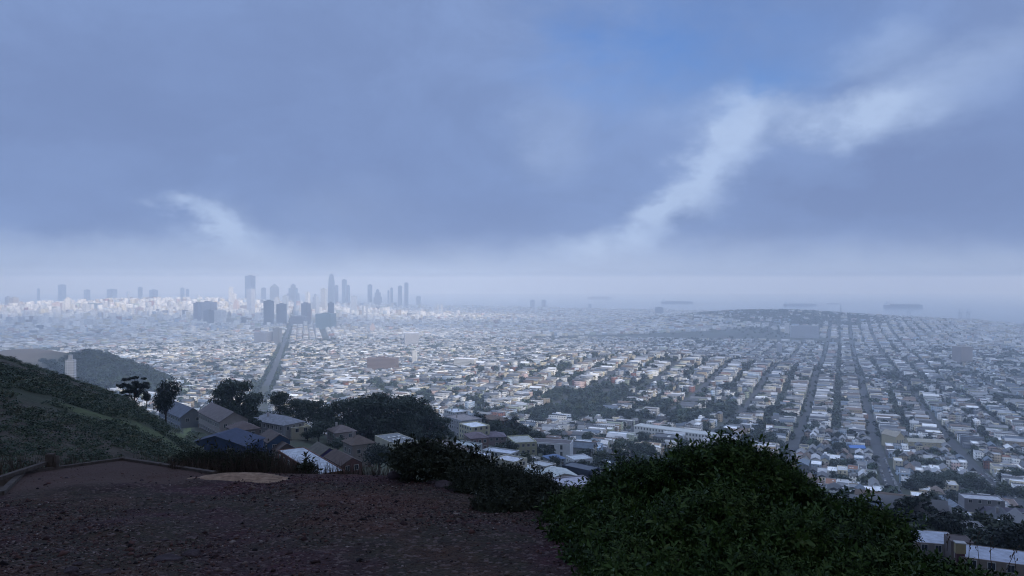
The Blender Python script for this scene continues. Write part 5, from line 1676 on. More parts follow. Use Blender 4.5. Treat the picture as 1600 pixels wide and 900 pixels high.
# ------------------------------------------------------------------ parked cars
def car_proto(kind):
    t = empty('parked_car', (0, 0, -900))
    m = MB(); L, Wc = (4.4, 1.8) if kind < 2 else (5.2, 2.0)
    hh_ = (0.75, 0.8, 1.0)[kind]
    m.box(-L / 2, L / 2, -Wc / 2, Wc / 2, 0.3, hh_, 0)
    top = (1.42, 1.5, 2.1)[kind]
    a, b = ((-0.28, 0.22), (-0.42, 0.22), (-0.48, 0.30))[kind]
    c, d = a + 0.07, b - 0.10
    lo = [(a * L, -Wc / 2 + .05, hh_), (b * L, -Wc / 2 + .05, hh_), (b * L, Wc / 2 - .05, hh_), (a * L, Wc / 2 - .05, hh_)]
    up = [(c * L, -Wc / 2 + .25, top), (d * L, -Wc / 2 + .25, top), (d * L, Wc / 2 - .25, top), (c * L, Wc / 2 - .25, top)]
    m.face(up)
    m.build('body', M_CAR, t)
    g = MB()
    for k in range(4): g.face([lo[k], lo[(k + 1) % 4], up[(k + 1) % 4], up[k]])
    g.build('windows', M_GLASS, t)
    for sx in (-0.3, 0.3):
        for sy in (-1, 1):
            w = MB(); w.tube((sx * L, sy * (Wc / 2 - .18), .33), (sx * L, sy * (Wc / 2 + .01), .33), .33, .33, 12); w.build('wheel', M_TYRE, t)
    register(t)
    return t
CP = [[car_proto(k), False] for k in range(3)]
CC = [('white', (0.7, 0.7, 0.7)), ('silver', (0.4, 0.41, 0.42)), ('black', (0.02, 0.02, 0.025)), ('grey', (0.15, 0.16, 0.17)), ('blue', (0.05, 0.1, 0.25)), ('red', (0.3, 0.03, 0.03))]
cs = []
for m in range(-12, 14):
    q0 = QPH + m * BQ
    for sg in (-1, 1):
        for p in np.arange(100, 1500, 6.2):
            if random.random() < 0.35: continue
            x, y = PD * p + QD * (q0 + sg * (SWID / 2 - 2.2))
            cs.append((x, y))
cs = np.array(cs); cu = uof(cs[:, 0], cs[:, 1]); cr = np.hypot(cs[:, 0], cs[:, 1]); cz = -depth(cs[:, 0], cs[:, 1]) + 0.46
cvv = V0 - FPX * cz / np.maximum(cs[:, 1], 1)
ok = (cs[:, 1] > 60) & (cr > 260) & (cu > 10) & (cu < 1590) & (cvv < occluder(cu) - 4) & ~((cr < 500) & (cu < 965)) & clear_of(cs[:, 0], cs[:, 1], 2)
ci = np.where(ok)[0]; ci = ci[np.argsort(cr[ci])][:520]
ci = ci[visible(cs[ci, 0], cs[ci, 1], cz[ci], np.full(len(ci), 1.0))][:190]
items = []
for i in ci:
    k = random.choices([0, 1, 2], [.5, .35, .15])[0]
    if not CP[k][1]: t = CP[k][0]; CP[k][1] = True
    else: t = copy_tree(CP[k][0])
    t.location = (cs[i, 0], cs[i, 1], cz[i]); 
    # follow the slope of the street
    dz = float(-depth(cs[i, 0] + PD[0] * 3, cs[i, 1] + PD[1] * 3) + depth(cs[i, 0] - PD[0] * 3, cs[i, 1] - PD[1] * 3))
    t.rotation_euler = (0, -math.atan2(dz, 6.0), angA)
    cn, cc = CC[pick([.28, .22, .2, .16, .08, .06], 1)[0]]
    KIDS[t.name][0].color = (*cc, 1)
    tag(t, None, 'car' if k < 2 else 'van', 'cars parked along the streets')
    items.append((t, '%s parked %s' % (cn, ('saloon car', 'hatchback', 'van')[k]), cu[i], cvv[i]))
label_all(items)
# ------------------------------------------------------------------ scrub on the near hillside
def scrub():
    n = 20000
    u = rng.uniform(-240, 420, n); r = np.exp(rng.uniform(math.log(24), math.log(300), n))
    # more of them where the hillside is near
    x = (u - 800) / FPX * r; y = r
    patch = fbm(x, y, 34, 4)
    ok = (strip_amount(x, y) < 0.05) & (fbm(x, y, 8, 3) > 0.36) & ((patch < 0.60) | (rng.random(n) < 0.35)) & clear_of(x, y, 0)
    ok &= ~((u > 330) & (r > 90))
    x, y, r = x[ok], y[ok], r[ok]
    n = len(x)
    s = rng.uniform(0.35, 0.95, n) * np.clip(r / 90, 0.5, 1.2)
    z = -depth(x, y)
    VV, TT = [], []
    cols = np.array([(0.85, 1.0, 0.95), (1.1, 1.15, 1.0), (0.6, 0.75, 0.72), (1.35, 1.15, 1.0), (1.7, 1.8, 1.7)])
    for var in range(5):
        sel = slice(var, n, 5)
        lob = [(rng.normal(0, .45), rng.normal(0, .45), rng.uniform(.1, .45), .45, .45, .32) for _ in range(5)]
        q = 64
        tv_ = crown_cloud(q, lob, 0.14, up=0.6)
        a = rng.uniform(0, 6.28, len(x[sel])); c, sn = np.cos(a)[:, None], np.sin(a)[:, None]; S = s[sel][:, None]
        X = x[sel][:, None] + (tv_[None, :, 0] * c - tv_[None, :, 1] * sn) * S * 1.3
        Y = y[sel][:, None] + (tv_[None, :, 0] * sn + tv_[None, :, 1] * c) * S * 1.3
        Z = z[sel][:, None] + tv_[None, :, 2] * S
        VV.append(np.stack([X, Y, Z], -1).reshape(-1, 3))
        TT.append(np.repeat(cols[pick([.38, .24, .2, .12, .06], len(x[sel]))], q, 0))
    V = np.concatenate(VV)
    o = mesh_np('scrub', V, np.arange(len(V)), np.full(len(V) // 4, 4), M_SCRUB, tint=np.concatenate(TT))
    tag(o, 'low dark coastal scrub covering the hillside', 'scrub', kind='stuff')
scrub()
# bushes on the skyline of the hillside
for (u, v, h, lab) in [(66, 566, 9, 'dark bush, left one of the three on the skyline of the hillside'), (78, 572, 13, 'tallest dark bush on the skyline of the hillside'), (90, 578, 9, 'dark bush, right one of the three on the skyline of the hillside')]:
    x, y, z = hit(u, v + 3, 60)
    p = tree_proto('round', 2, 1100, 0.5)
    t = tree('bush', x, y, z - 0.8, h / FPX * y + 1.2, 1.5, 'round', 2, lab, 'bushes on the hillside skyline', (0.8, 0.95, 0.9), n=1100, leaf=0.5, cat='bush')

# ------------------------------------------------------------------ the gravel overlook in front of the camera
POLY = [(-7.2, -8), (-7.2, 5), (-7.4, 10.67), (-8.75, 13.2), (-8.25, 15.6), (-5.5, 13.35), (-3.0, 13.2), (-2.0, 13.0), (-1.0, 11.6), (0.3, 9.6), (0.7, 7.4), (0.85, 5), (2.2, 1), (3.5, -8)]
def sdist(x, y, P=POLY):
    """signed distance to the outline, positive outside; and whether the closest edge is on the right"""
    x = np.asarray(x, float); y = np.asarray(y, float)
    d = np.full(x.shape, 1e9); inside = np.zeros(x.shape, bool); kx = np.zeros(x.shape)
    n = len(P)
    for k in range(n):
        x0, y0 = P[k]; x1, y1 = P[(k + 1) % n]
        dx, dy = x1 - x0, y1 - y0
        t = np.clip(((x - x0) * dx + (y - y0) * dy) / (dx * dx + dy * dy), 0, 1)
        dd = np.hypot(x - x0 - t * dx, y - y0 - t * dy)
        m = dd < d
        kx = np.where(m, x0 + t * dx, kx); d = np.where(m, dd, d)
        c = ((y0 > y) != (y1 > y)) & (x < (x1 - x0) * (y - y0) / (y1 - y0 + 1e-12) + x0)
        inside ^= c
    return np.where(inside, -d, d), kx
def ledge(x, y):
    """height of the overlook ground"""
    x = np.asarray(x, float); y = np.asarray(y, float)
    base = 1.62 + 0.138 * y
    sd, kx = sdist(x, y)
    right = np.clip((kx + 2.2) / 1.5, 0, 1)
    s = np.maximum(sd, 0)
    drop = s * (1.15 * (1 - right) + 0.34 * right) - 0.25 * np.clip(s, 0, 0.5) * (1 - right)
    rough = (fbm(x, y, 1.6, 3) - 0.5) * 0.16 + (fbm(x, y, 0.35, 3) - 0.5) * 0.055
    soft = np.clip(-sd / 0.5, 0.15, 1) * (1 - right) + right
    return -(base + drop) + rough * np.minimum(soft + (s > 0.3), 1)
def gravel_ground():
    xs = np.arange(-17, 13.01, 0.07); ys = np.concatenate([np.arange(-8, 3, 0.4), np.arange(3, 21, 0.07)])
    X, Y = np.meshgrid(xs, ys)
    Z = ledge(X, Y)
    sd, kx = sdist(X, Y)
    n = len(xs)
    V = np.stack([X, Y, Z], -1).reshape(-1, 3)
    i, j = np.meshgrid(np.arange(len(ys) - 1), np.arange(n - 1), indexing='ij')
    q = np.stack([i * n + j, i * n + j + 1, (i + 1) * n + j + 1, (i + 1) * n + j], -1).reshape(-1, 4)
    def f(N, bs, out):
        tc = N.new('ShaderNodeTexCoord')
        n1 = N.noise(tc.outputs['Object'], 0.35, 5, 0.6)
        n2 = N.noise(tc.outputs['Object'], 6.0, 6, 0.7)
        vo = N.new('ShaderNodeTexVoronoi'); vo.inputs['Scale'].default_value = 26.0; N.put(vo.inputs['Vector'], tc.outputs['Object'])
        vo2 = N.new('ShaderNodeTexVoronoi'); vo2.inputs['Scale'].default_value = 60.0; N.put(vo2.inputs['Vector'], tc.outputs['Object'])
        c1 = N.ramp(n1.outputs['Fac'], [(0.3, (0.150, 0.058, 0.042)), (0.42, (0.115, 0.050, 0.056)), (0.52, (0.080, 0.066, 0.042)), (0.66, (0.18, 0.085, 0.058))])
        c2 = N.mix(N.math('MULTIPLY', N.maprange(n2.outputs['Fac'], 0.4, 0.7), 0.6), c1, (0.034, 0.023, 0.026, 1))
        sp = N.new('ShaderNodeSeparateColor'); N.put(sp.inputs[0], vo.outputs['Color'])
        peb = N.math('GREATER_THAN', sp.outputs[0], 0.86)
        c3 = N.mix(N.math('MULTIPLY', peb, 0.7), c2, (0.24, 0.17, 0.15, 1))
        sp2 = N.new('ShaderNodeSeparateColor'); N.put(sp2.inputs[0], vo2.outputs['Color'])
        c4 = N.mix(N.math('MULTIPLY', N.math('GREATER_THAN', sp2.outputs[1], 0.8), 0.5), c3, (0.014, 0.010, 0.011, 1))
        # packed bare clay towards the far left corner
        sx = N.new('ShaderNodeSeparateXYZ'); N.put(sx.inputs[0], tc.outputs['Object'])
        k = N.math('ADD', N.math('MULTIPLY', sx.outputs[0], -0.55), N.math('ADD', sx.outputs[1], N.math('MULTIPLY', n1.outputs['Fac'], 3.0)))
        c4 = N.mix(N.maprange(k, 15.6, 17.2, 0.0, 0.85, smooth=True), c4, (0.15, 0.096, 0.078, 1))
        N.put(bs.inputs['Base Color'], c4)
        bs.inputs['Roughness'].default_value = 0.95
        h = N.math('ADD', N.math('MULTIPLY', vo.outputs['Distance'], -1.0), N.math('MULTIPLY', n2.outputs['Fac'], 0.8))
        bump(N, bs, h, 0.9, 0.03)
    o = mesh_np('gravel_ground', V, q.ravel(), np.full(len(q), 4), material('red_gravel', f), smooth=True)
    tag(o, kind='structure')
gravel_ground()

def rock_mesh(name, s, seed, mat, parent=None, flat_=0.6, sub=3):
    import bmesh
    bm = bmesh.new()
    bmesh.ops.create_icosphere(bm, subdivisions=sub, radius=1.0)
    rr = np.random.default_rng(seed)
    dirs = rr.normal(size=(9, 3)); dirs /= np.linalg.norm(dirs, axis=1)[:, None]; offs = rr.uniform(0.55, 0.9, 9)
    for v in bm.verts:
        p = np.array(v.co)
        for d, o_ in zip(dirs, offs):
            k = p @ d
            if k > o_: p = p - d * (k - o_) * 0.92
        p = p * (1 + 0.05 * math.sin(p[0] * 9 + seed) * math.cos(p[1] * 8) + rr.normal(0, 0.012))
        v.co = (p[0] * s[0], p[1] * s[1], p[2] * s[2])
    me = bpy.data.meshes.new(name); bm.to_mesh(me); bm.free()
    me.materials.append(mat)
    o = bpy.data.objects.new(name, me); COL.objects.link(o)
    return o
def fr(N, bs, out):
    tc = N.new('ShaderNodeTexCoord')
    n = N.noise(tc.outputs['Object'], 7.0, 6, 0.7)
    N.put(bs.inputs['Base Color'], N.ramp(n.outputs['Fac'], [(0.3, (0.05, 0.035, 0.037)), (0.55, (0.105, 0.078, 0.08)), (0.75, (0.17, 0.14, 0.14))]))
    bs.inputs['Roughness'].default_value = 0.9
    bump(N, bs, n.outputs['Fac'], 0.8, 0.05)
M_ROCK = material('reddish_chert', fr)

def ground_at(u, v):
    """point of the overlook ground seen at picture point u, v"""
    yy = np.linspace(4.5, 19, 3000); xx = (u - 800) / FPX * yy
    z = ledge(xx, yy)
    vv = V0 - FPX * z / yy
    k = int(np.argmax(vv <= v)) if (vv <= v).any() else len(yy) - 1
    return float(xx[k]), float(yy[k]), float(z[k])
RG = 'rocks lying on the overlook'
for (u, v, wpx, hpx, lab) in [
    (617, 748, 26, 15, 'pale knobbly rock at the left end of the rock row by the shrubs'), (640, 749, 20, 7, 'low flat rock second in the rock row'), (659, 751, 26, 14, 'pointed rock in the middle of the rock row'),
    (676, 756, 18, 7, 'small low rock between the pointed and the broad one'), (693, 762, 30, 15, 'broad reddish rock nearest the shrubs'), (708, 768, 14, 7, 'little rock tucked under the shrubs'),
    (290, 861, 0, 0, ''),
    (262, 876, 48, 9, 'long flat slab half buried in the gravel'), (300, 868, 34, 10, 'humped slab just above the long flat one'), (108, 896, 24, 12, 'grey stone at the lower edge of the gravel, first from the slabs'),
    (130, 899, 18, 8, 'small grey stone by the lower edge of the gravel'), (92, 862, 14, 4, 'flat reddish stone out on the gravel'), (118, 884, 16, 6, 'flat grey stone above the lower edge stones'), (165, 896, 26, 6, 'thin flat stone along the lower edge'),
    (48, 876, 14, 5, 'small flat stone near the lower left corner'), (260, 804, 7, 3, 'small pale stone in the middle of the gravel'), (165, 797, 5, 3, 'tiny pink stone on the gravel'), (220, 752, 7, 4, 'dark clod near the timber edge'), (102, 748, 6, 3, 'dark clod left of the other near the timber edge'),
    (60, 750, 5, 3, 'reddish stone near the leaning rail'), (665, 765, 6, 2, 'white pebble beyond the gravel middle'), (170, 862, 12, 3, 'flat brown stone left of the humped slab'), (255, 846, 14, 3, 'thin brown stone above the humped slab')]:
    if not wpx: continue
    x, y, z = ground_at(u, v)
    s = y / FPX
    o = rock_mesh('rock', (wpx * s / 2, wpx * s * 0.42, max(0.014, hpx * s * 0.62)), int(u * 7 + v), M_ROCK)
    o.location = (x, y, z + hpx * s * 0.15); o.rotation_euler = (0, 0, random.uniform(-0.5, 0.5))
    tag(o, lab, 'rock', RG)

def pebbles():
    n = 70000
    y = 4.8 + 10 * rng.random(n) ** 1.3; x = rng.uniform(-9, 1.6, n)
    sd, _ = sdist(x, y)
    dens = fbm(x, y, 1.8, 3)
    ok = (sd < -0.05) & (rng.random(n) < np.clip((dens - 0.3) * 3, 0.12, 1)) & ~((x < -4.5) & (y > 9.8 + 0.25 * (x + 8)) & (rng.random(n) < .93))
    x, y = x[ok], y[ok]; n = len(x); z = ledge(x, y)
    # little angular chips: squashed octahedra
    o8 = np.array([(1, 0, 0), (-1, 0, 0), (0, 1, 0), (0, -1, 0), (0, 0, 1), (0, 0, -1)], float)
    f8 = np.array([(0, 2, 4), (2, 1, 4), (1, 3, 4), (3, 0, 4), (2, 0, 5), (1, 2, 5), (3, 1, 5), (0, 3, 5)])
    s = 0.006 + 0.013 * rng.random(n) ** 2.2 + (rng.random(n) < 0.02) * rng.uniform(0.01, 0.032, n)
    S = s[:, None] * rng.uniform(0.6, 1.4, (n, 3)); S[:, 2] *= 0.6
    V = o8[None] * S[:, None, :] + rng.normal(0, 0.18, (n, 6, 3)) * s[:, None, None]
    a = rng.uniform(0, 6.28, n); c, sn = np.cos(a)[:, None], np.sin(a)[:, None]
    P = np.stack([x[:, None] + V[..., 0] * c - V[..., 1] * sn, y[:, None] + V[..., 0] * sn + V[..., 1] * c, z[:, None] + V[..., 2] + s[:, None] * 0.2], -1).reshape(-1, 3)
    F = (f8[None] + 6 * np.arange(n)[:, None, None]).reshape(-1)
    cols = np.array([(0.16, 0.085, 0.07), (0.07, 0.040, 0.038), (0.22, 0.16, 0.13), (0.022, 0.016, 0.017), (0.42, 0.35, 0.31)])[pick([.34, .3, .18, .15, .03], n)]
    def f(N, bs, out):
        a_ = N.new('ShaderNodeAttribute', attribute_name='tint'); N.put(bs.inputs['Base Color'], a_.outputs['Color']); bs.inputs['Roughness'].default_value = 0.9
    o = mesh_np('gravel', P, F, np.full(n * 8, 3), material('gravel_chips', f), tint=np.repeat(cols, 8, 0))
    tag(o, 'loose reddish and grey gravel scattered over the overlook', 'gravel', kind='stuff')
pebbles()

# dry orange earth and straw beyond the timber edge
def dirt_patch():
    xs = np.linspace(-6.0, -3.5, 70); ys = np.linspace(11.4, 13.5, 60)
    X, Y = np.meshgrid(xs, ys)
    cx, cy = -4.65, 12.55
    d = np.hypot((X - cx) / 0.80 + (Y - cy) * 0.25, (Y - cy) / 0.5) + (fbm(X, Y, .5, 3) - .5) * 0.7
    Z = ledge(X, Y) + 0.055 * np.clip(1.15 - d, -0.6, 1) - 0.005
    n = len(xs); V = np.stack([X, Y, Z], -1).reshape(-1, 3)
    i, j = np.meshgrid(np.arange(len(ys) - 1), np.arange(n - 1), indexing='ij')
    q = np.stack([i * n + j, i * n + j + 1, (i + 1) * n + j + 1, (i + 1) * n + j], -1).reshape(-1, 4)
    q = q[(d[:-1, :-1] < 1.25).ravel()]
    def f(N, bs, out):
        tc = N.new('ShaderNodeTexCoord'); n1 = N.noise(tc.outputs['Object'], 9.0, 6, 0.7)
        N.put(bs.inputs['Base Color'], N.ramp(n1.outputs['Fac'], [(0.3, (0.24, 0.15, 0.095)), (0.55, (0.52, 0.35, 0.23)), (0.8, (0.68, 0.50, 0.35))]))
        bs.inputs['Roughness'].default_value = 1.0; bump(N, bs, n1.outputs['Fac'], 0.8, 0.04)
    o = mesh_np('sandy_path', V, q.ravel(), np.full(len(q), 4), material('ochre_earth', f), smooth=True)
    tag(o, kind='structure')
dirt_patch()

# timber edging, leaning rail and steps
def timber():
    t = empty('timber_edging', (-8.25, 15.6, float(ledge(-8.2, 15.4)))); tag(t, 'weathered timber edging round the far corner of the gravel', 'edging')
    o0 = Vector(t.location)
    def board(a, b, w=0.09, h=0.10, n=6, up=0.0):
        mb = MB()
        P = [Vector((a[0] + (b[0] - a[0]) * k / n, a[1] + (b[1] - a[1]) * k / n, 0)) for k in range(n + 1)]
        for p in P:
            q = (p.x + 0, p.y); sd_ = 0
            p.z = -(1.62 + 0.138 * p.y) + up
        for p, q in zip(P[:-1], P[1:]): mb.beam(p - o0, q - o0 + (q - p) * 0.01, w, h)
        mb.build('board', M_DARKWOOD, t)
    board((-8.75, 13.2), (-8.25, 15.6)); board((-8.2, 15.6), (-6.9, 14.5)); board((-6.85, 14.46), (-5.3, 13.15))
    board((-7.42, 10.7), (-8.73, 13.15)); board((-7.22, 6.5), (-7.42, 10.65))
    # steps dropping away on the left
    s = empty('timber_steps', (-8.6, 12.0, -3.5)); tag(s, 'timber steps leading down beside the gravel on the left', 'steps')
    for k in range(5):
        b = MB(); x = -0.15 - 0.42 * k; z = -0.02 - 0.17 * k
        b.box(x - 0.07, x + 0.07, -0.9, 0.7, z - 0.14, z); b.box(x - 0.40, x - 0.075, -0.9, 0.7, z - 0.16, z - 0.05)
        b.build('step', M_DARKWOOD, s)
    b = MB(); b.beam((0.0, 0.8, 0.05), (-2.2, 0.8, -0.75), 0.08, 0.24); b.build('stringer', M_DARKWOOD, s)
    # post and rail
    y = 13.9; x = (78 - 800) / FPX * y; zb = V0 - 740; z0 = zb / FPX * y
    p = empty('handrail', (x, y, z0)); tag(p, 'weathered wooden handrail with a split square post beside the gravel', 'handrail')
    a = MB(); a.box(-0.075, 0.06, -0.06, 0.06, -0.8, 0.37); a.build('post', M_DARKWOOD, p)
    a = MB(); a.box(0.062, 0.085, -0.05, 0.05, -0.8, 0.20); a.box(0.087, 0.13, -0.045, 0.045, -0.8, 0.33); a.build('post_brace', M_DARKWOOD, p)
    q = Vector(((-40 - 800) / FPX * 11.2, 11.2, (V0 - 760) / FPX * 11.2)) - Vector(p.location)
    a = MB(); a.beam((-0.08, -0.02, 0.20), q, 0.10, 0.055); a.build('rail', M_DARKWOOD, p)
timber()

# ------------------------------------------------------------------ shrubs
def sprig(nl, length, leaf, droop=0.2, aspect=0.42):
    """a short leafy twig along +z: leaf faces in pairs spiralling up it"""
    V = []
    for k in range(nl):
        f = (k + 1) / nl
        a = k * 2.4 + rng.uniform(-.3, .3)
        up = 0.35 + 0.75 * f
        d = np.array([math.cos(a), math.sin(a), up]); d /= np.linalg.norm(d)
        o_ = np.array([rng.normal(0, .04) * length, rng.normal(0, .04) * length, f * length])
        s = np.cross(d, [0, 0, 1.0]); s /= np.linalg.norm(s) + 1e-9
        n_ = np.cross(s, d)
        L = leaf * rng.uniform(0.75, 1.2); w = L * aspect
        # leaf: base, two widest points, tip; cupped
        V += [o_, o_ + d * L * .5 - s * w * .5 + n_ * L * .05, o_ + d * L - n_ * L * .12, o_ + d * L * .5 + s * w * .5 + n_ * L * .05]
    return np.array(V)
def grow(lobes, n, leaf, length, nl=11, jitter=0.45, zmin=-9, stray=0.09, inner=0.25):
    """leafy twigs set over the surface of several lobes"""
    L = np.array(lobes)
    area = (L[:, 3] * L[:, 4] + L[:, 3] * L[:, 5] + L[:, 4] * L[:, 5])
    k = rng.choice(len(L), size=n, p=area / area.sum())
    d = rng.normal(size=(n, 3)); d /= np.linalg.norm(d, axis=1)[:, None]
    d[:, 2] = np.where(rng.random(n) < 0.75, np.abs(d[:, 2]), d[:, 2])
    rad = 1 - inner * rng.random((n, 1)) ** 1.5 - length * 0.5 / L[k, 3:6].mean(1)[:, None]
    bumpy = 1 + 0.42 * (fbm(d[:, 0] * 3 + k * 5.1, d[:, 1] * 3 + d[:, 2] * 2.3, 1.0, 3) - 0.66)[:, None] * 2
    P = L[k, :3] + d * L[k, 3:6] * rad * bumpy
    keep_ = np.ones(n, bool)
    for q in range(len(L)):      # drop those deep inside another lobe
        e = (P - L[q, :3]) / L[q, 3:6]
        keep_ &= ~((np.linalg.norm(e, axis=1) < 0.72) & (k != q))
    P, d, k = P[keep_], d[keep_], k[keep_]; n = len(P)
    ax = d + rng.normal(size=(n, 3)) * jitter + np.array([0, 0, 0.35]); ax /= np.linalg.norm(ax, axis=1)[:, None]
    a = np.cross(ax, rng.normal(size=(n, 3))); a /= np.linalg.norm(a, axis=1)[:, None]; b = np.cross(ax, a)
    sc = rng.uniform(0.7, 1.25, n) * np.where(rng.random(n) < stray, rng.uniform(1.4, 2.3, n), 1.0)
    out = []
    for var in range(6):
        s = slice(var, n, 6)
        T_ = sprig(nl, length, leaf)
        out.append((P[s][:, None, :] + (T_[None, :, 0:1] * a[s][:, None, :] + T_[None, :, 1:2] * b[s][:, None, :] + T_[None, :, 2:3] * ax[s][:, None, :]) * sc[s][:, None, None]).reshape(-1, 3))
    return np.concatenate(out)
def shrub(name, label, at, lobes, n, leaf, length, mat, stems=9, nl=11, twigs=0, jitter=0.45, cat='shrub', group=None, core=0.80):
    """lobes in world coordinates"""
    t = empty(name, at); tag(t, label, cat, group)
    o0 = np.array(at)
    V = grow(lobes, n, leaf, length, nl, jitter) - o0
    f = mesh_np('foliage', V, np.arange(len(V)), np.full(len(V) // 4, 4), mat); f.parent = t
    # woody limbs from the root into every lobe, forking
    mb = MB()
    rr = random.Random(int(abs(at[0] * 100)))
    for L in lobes:
        e = Vector(L[:3]) - Vector(at)
        s = Vector((rr.uniform(-.15, .15), rr.uniform(-.15, .15), -0.15))
        mid = s.lerp(e, 0.5) + Vector((rr.uniform(-.1, .1), rr.uniform(-.1, .1), -0.05))
        mb.tube(s, mid, 0.028, 0.02, 6); mb.tube(mid, e, 0.02, 0.012, 5)
        for q in range(stems):
            d = Vector((rr.gauss(0, 1), rr.gauss(0, 1), abs(rr.gauss(0, 1)))).normalized()
            p = e + Vector((d.x * L[3], d.y * L[4], d.z * L[5])) * rr.uniform(0.7, 0.95)
            mb.tube(e, p, 0.009, 0.003, 4)
    st = mb.build('stems', M_TRUNK, t)
    return t
def at_px(u, v, y):
    return ((u - 800) / FPX * y, y, (V0 - v) / FPX * y)
def lobe_px(u, v, y, wpx, hpx, dy=None):
    """lobe whose outline is centred on u, v with half sizes wpx, hpx at distance y"""
    s = y / FPX
    return (*at_px(u, v, y), wpx * s, dy or wpx * s, hpx * s)
BIG = [lobe_px(1010, 817, 7.4, 105, 60), lobe_px(1150, 778, 7.2, 100, 66), lobe_px(1160, 758, 7.0, 60, 42), lobe_px(1085, 772, 7.6, 78, 46), lobe_px(1240, 822, 7.0, 76, 62), lobe_px(1325, 852, 6.8, 70, 54),
       lobe_px(1385, 862, 6.6, 44, 46), lobe_px(1290, 870, 6.2, 120, 62), lobe_px(1120, 850, 6.4, 130, 70), lobe_px(980, 862, 6.6, 90, 55), lobe_px(1020, 905, 5.9, 130, 55), lobe_px(1190, 930, 5.6, 150, 60), lobe_px(1350, 925, 5.6, 90, 50), lobe_px(960, 782, 8.0, 54, 32), lobe_px(1205, 752, 7.3, 44, 34),
       lobe_px(945, 764, 7.8, 26, 20), lobe_px(985, 747, 7.6, 30, 22), lobe_px(1030, 748, 7.4, 34, 24), lobe_px(1075, 724, 7.2, 30, 20), lobe_px(1112, 716, 7.1, 26, 24),
       lobe_px(1152, 718, 7.0, 32, 26), lobe_px(1192, 728, 7.0, 26, 20), lobe_px(1232, 760, 6.9, 30, 22), lobe_px(1262, 774, 6.8, 20, 20), lobe_px(1312, 806, 6.7, 26, 22), lobe_px(1345, 810, 6.6, 24, 20),
       lobe_px(1380, 824, 6.6, 26, 20), lobe_px(1412, 846, 6.5, 22, 16), lobe_px(1130, 800, 6.3, 50, 34), lobe_px(1230, 846, 6.0, 54, 40), lobe_px(1050, 832, 6.2, 50, 36), lobe_px(1330, 874, 5.9, 44, 34)]
shrub('broadleaf_shrub', 'big glossy dark green shrub filling the lower right of the overlook', at_px(1160, 960, 6.9), BIG, 28000, 0.029, 0.085, M_SHRUB, nl=12, stems=10)
# darker brownish shrub on the rim, in the middle
MID = [lobe_px(660, 730, 12.5, 50, 30), lobe_px(700, 733, 12.8, 48, 26), lobe_px(632, 722, 13.0, 24, 18), lobe_px(738, 740, 12.5, 34, 20)]
shrub('brown_shrub', 'brownish black shrub on the rim behind the row of rocks', at_px(680, 775, 12.6), MID, 4200, 0.05, 0.14, M_SHRUB2, nl=10, stems=8)
LOW = [lobe_px(770, 762, 11.4, 55, 26), lobe_px(805, 770, 10.8, 58, 32), lobe_px(845, 785, 10.2, 48, 32), lobe_px(735, 770, 11.2, 34, 20), lobe_px(790, 795, 9.8, 60, 22), lobe_px(870, 800, 9.6, 40, 26), lobe_px(720, 752, 12.0, 30, 18)]
shrub('heath_shrub', 'low spreading grey-green shrub between the rocks and the big glossy shrub', at_px(800, 825, 10.6), LOW, 9000, 0.028, 0.09, M_SHRUB2, nl=12, stems=10)
LOW2 = [lobe_px(905, 800, 8.8, 40, 30), lobe_px(900, 850, 7.6, 45, 34), lobe_px(925, 890, 6.8, 45, 36), lobe_px(880, 818, 8.6, 30, 22)]
shrub('low_shrub', 'low dark shrub at the left foot of the big glossy shrub', at_px(905, 880, 7.9), LOW2, 3600, 0.032, 0.09, M_SHRUB, nl=12, stems=10)
RT = [lobe_px(1425, 914, 6.6, 66, 34), lobe_px(1475, 924, 6.4, 60, 32), lobe_px(1400, 930, 6.2, 90, 50), lobe_px(1530, 938, 6.2, 60, 30), lobe_px(1590, 950, 6.0, 50, 28)]
shrub('creeping_shrub', 'shrub sloping down in the lower right corner under the dry twigs', at_px(1470, 960, 6.4), RT, 7000, 0.028, 0.08, M_SHRUB, nl=12, stems=10)

# bare twigs
def twig(u, v, hpx, lean, label, y=6.6):
    b = at_px(u, v, y); s = y / FPX; h = hpx * s
    t = MB(); rr = random.Random(u)
    p = Vector((0, 0, 0)); d = Vector((lean, 0, 1)).normalized()
    n = 6
    for k in range(n):
        q = p + d * h / n + Vector((rr.uniform(-.06, .06) * h / n * 2, 0, 0))
        t.tube(p, q, 0.0035 * (1 - k / n * .6), 0.0035 * (1 - (k + 1) / n * .6), 5)
        if k > 1:
            sd_ = rr.choice([-1, 1]); e = q + Vector((sd_ * h * .07, rr.uniform(-.02, .02), h * .10)); t.tube(q, e, 0.002, 0.0012, 4)
            t.tube(e, e + Vector((0.004, 0, 0.02)), 0.006, 0.003, 5)
        p = q
    o = t.build('dry_twig', M_STRAW)
    o.location = b
    tag(o, label, 'twig', 'dry twigs in the lower right corner')
twig(1532, 886, 46, -0.05, 'tall straight dry twig in front of the broad pale roof')
twig(1552, 886, 38, -0.05, 'second straight dry twig in front of the broad pale roof')
twig(1575, 892, 36, 0.45, 'leaning dry twig near the corner')
twig(1590, 892, 26, -0.1, 'short dry twig beside the leaning one')
twig(1515, 880, 34, 0.05, 'dry twig between the chimney stack and the tall straight one')
twig(1482, 862, 22, 0.1, 'short twig sticking up before the dark red shaft')

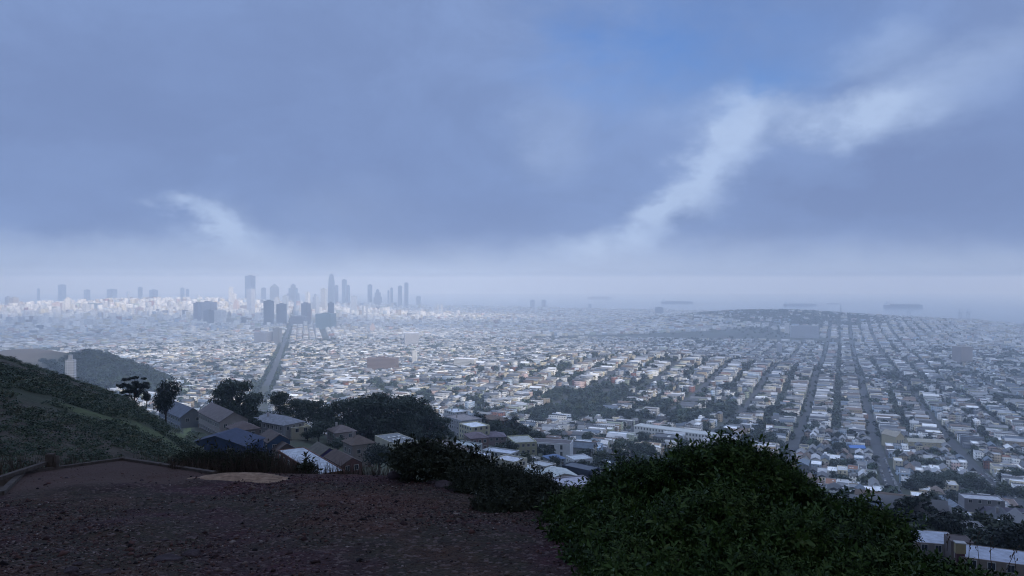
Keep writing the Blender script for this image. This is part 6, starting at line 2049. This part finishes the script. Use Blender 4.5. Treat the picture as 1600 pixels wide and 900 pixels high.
# dry grass and weeds along the rim
def weeds():
    n = 3000
    u = np.concatenate([rng.uniform(262, 470, n), rng.uniform(440, 620, n // 5), rng.uniform(-10, 300, n // 8)])
    hp = np.concatenate([rng.uniform(8, 40, n) * np.interp(u[:n], [262, 300, 415, 435, 470], [.3, .5, .8, .35, .12]), rng.uniform(3, 12, n // 5), rng.uniform(2, 9, n // 8)])
    y = np.where(u < 470, 14.2, 13.6) + rng.uniform(-.3, 1.2, len(u))
    y = np.where(u < 262, 16.2, y)
    x = (u - 800) / FPX * y
    z = np.maximum(ledge(x, y), -(1.62 + 0.138 * y) - 0.75)
    s = y / FPX
    h = hp * s + np.maximum(0, -(1.62 + 0.138 * y) - z)
    lean = rng.normal(0, .22, (len(u), 2)) * h[:, None]
    w = 0.006 + 0.006 * rng.random(len(u))
    a = rng.uniform(0, 3.14, len(u)); ca, sa = np.cos(a) * w, np.sin(a) * w
    b0 = np.stack([x - ca, y - sa, z - .05], -1); b1 = np.stack([x + ca, y + sa, z - .05], -1)
    m0 = np.stack([x + lean[:, 0] * .4 + ca * .8, y + lean[:, 1] * .4 + sa * .8, z + h * .55], -1); m1 = np.stack([x + lean[:, 0] * .4 - ca * .8, y + lean[:, 1] * .4 - sa * .8, z + h * .55], -1)
    t0 = np.stack([x + lean[:, 0], y + lean[:, 1], z + h], -1)
    V = np.stack([b0, b1, m0, m1, t0], 1).reshape(-1, 3); k = 5 * np.arange(len(u))[:, None]
    F = np.concatenate([(np.array([0, 1, 2, 3])[None] + k), ], 1).ravel(); F2 = (np.array([3, 2, 4])[None] + k).ravel()
    loops = np.concatenate([F, F2]); sizes = np.concatenate([np.full(len(u), 4), np.full(len(u), 3)])
    o = mesh_np('dry_grass', V, loops, sizes, M_STRAW)
    tag(o, 'tangled dry weeds and grass along the rim of the overlook', 'grass', kind='stuff')
weeds()
WD = [lobe_px(300, 722, 14.6, 36, 14), lobe_px(350, 724, 14.6, 40, 16), lobe_px(395, 722, 14.6, 34, 18), lobe_px(418, 734, 14.4, 20, 8)]
shrub('rim_shrub', 'dark tangled shrub among the dry weeds in front of the navy blue house', at_px(365, 760, 14.6), WD, 700, 0.045, 0.16, M_SHRUB2, nl=8, stems=9, jitter=.9)
WD2 = [lobe_px(598, 742, 13.6, 14, 7), lobe_px(480, 738, 13.8, 12, 7)]
shrub('tiny_shrub', 'small leafy tuft on the rim against the white flat roof', at_px(484, 750, 13.8), [WD2[1]], 120, 0.05, 0.12, M_SHRUB2, nl=8, stems=6)
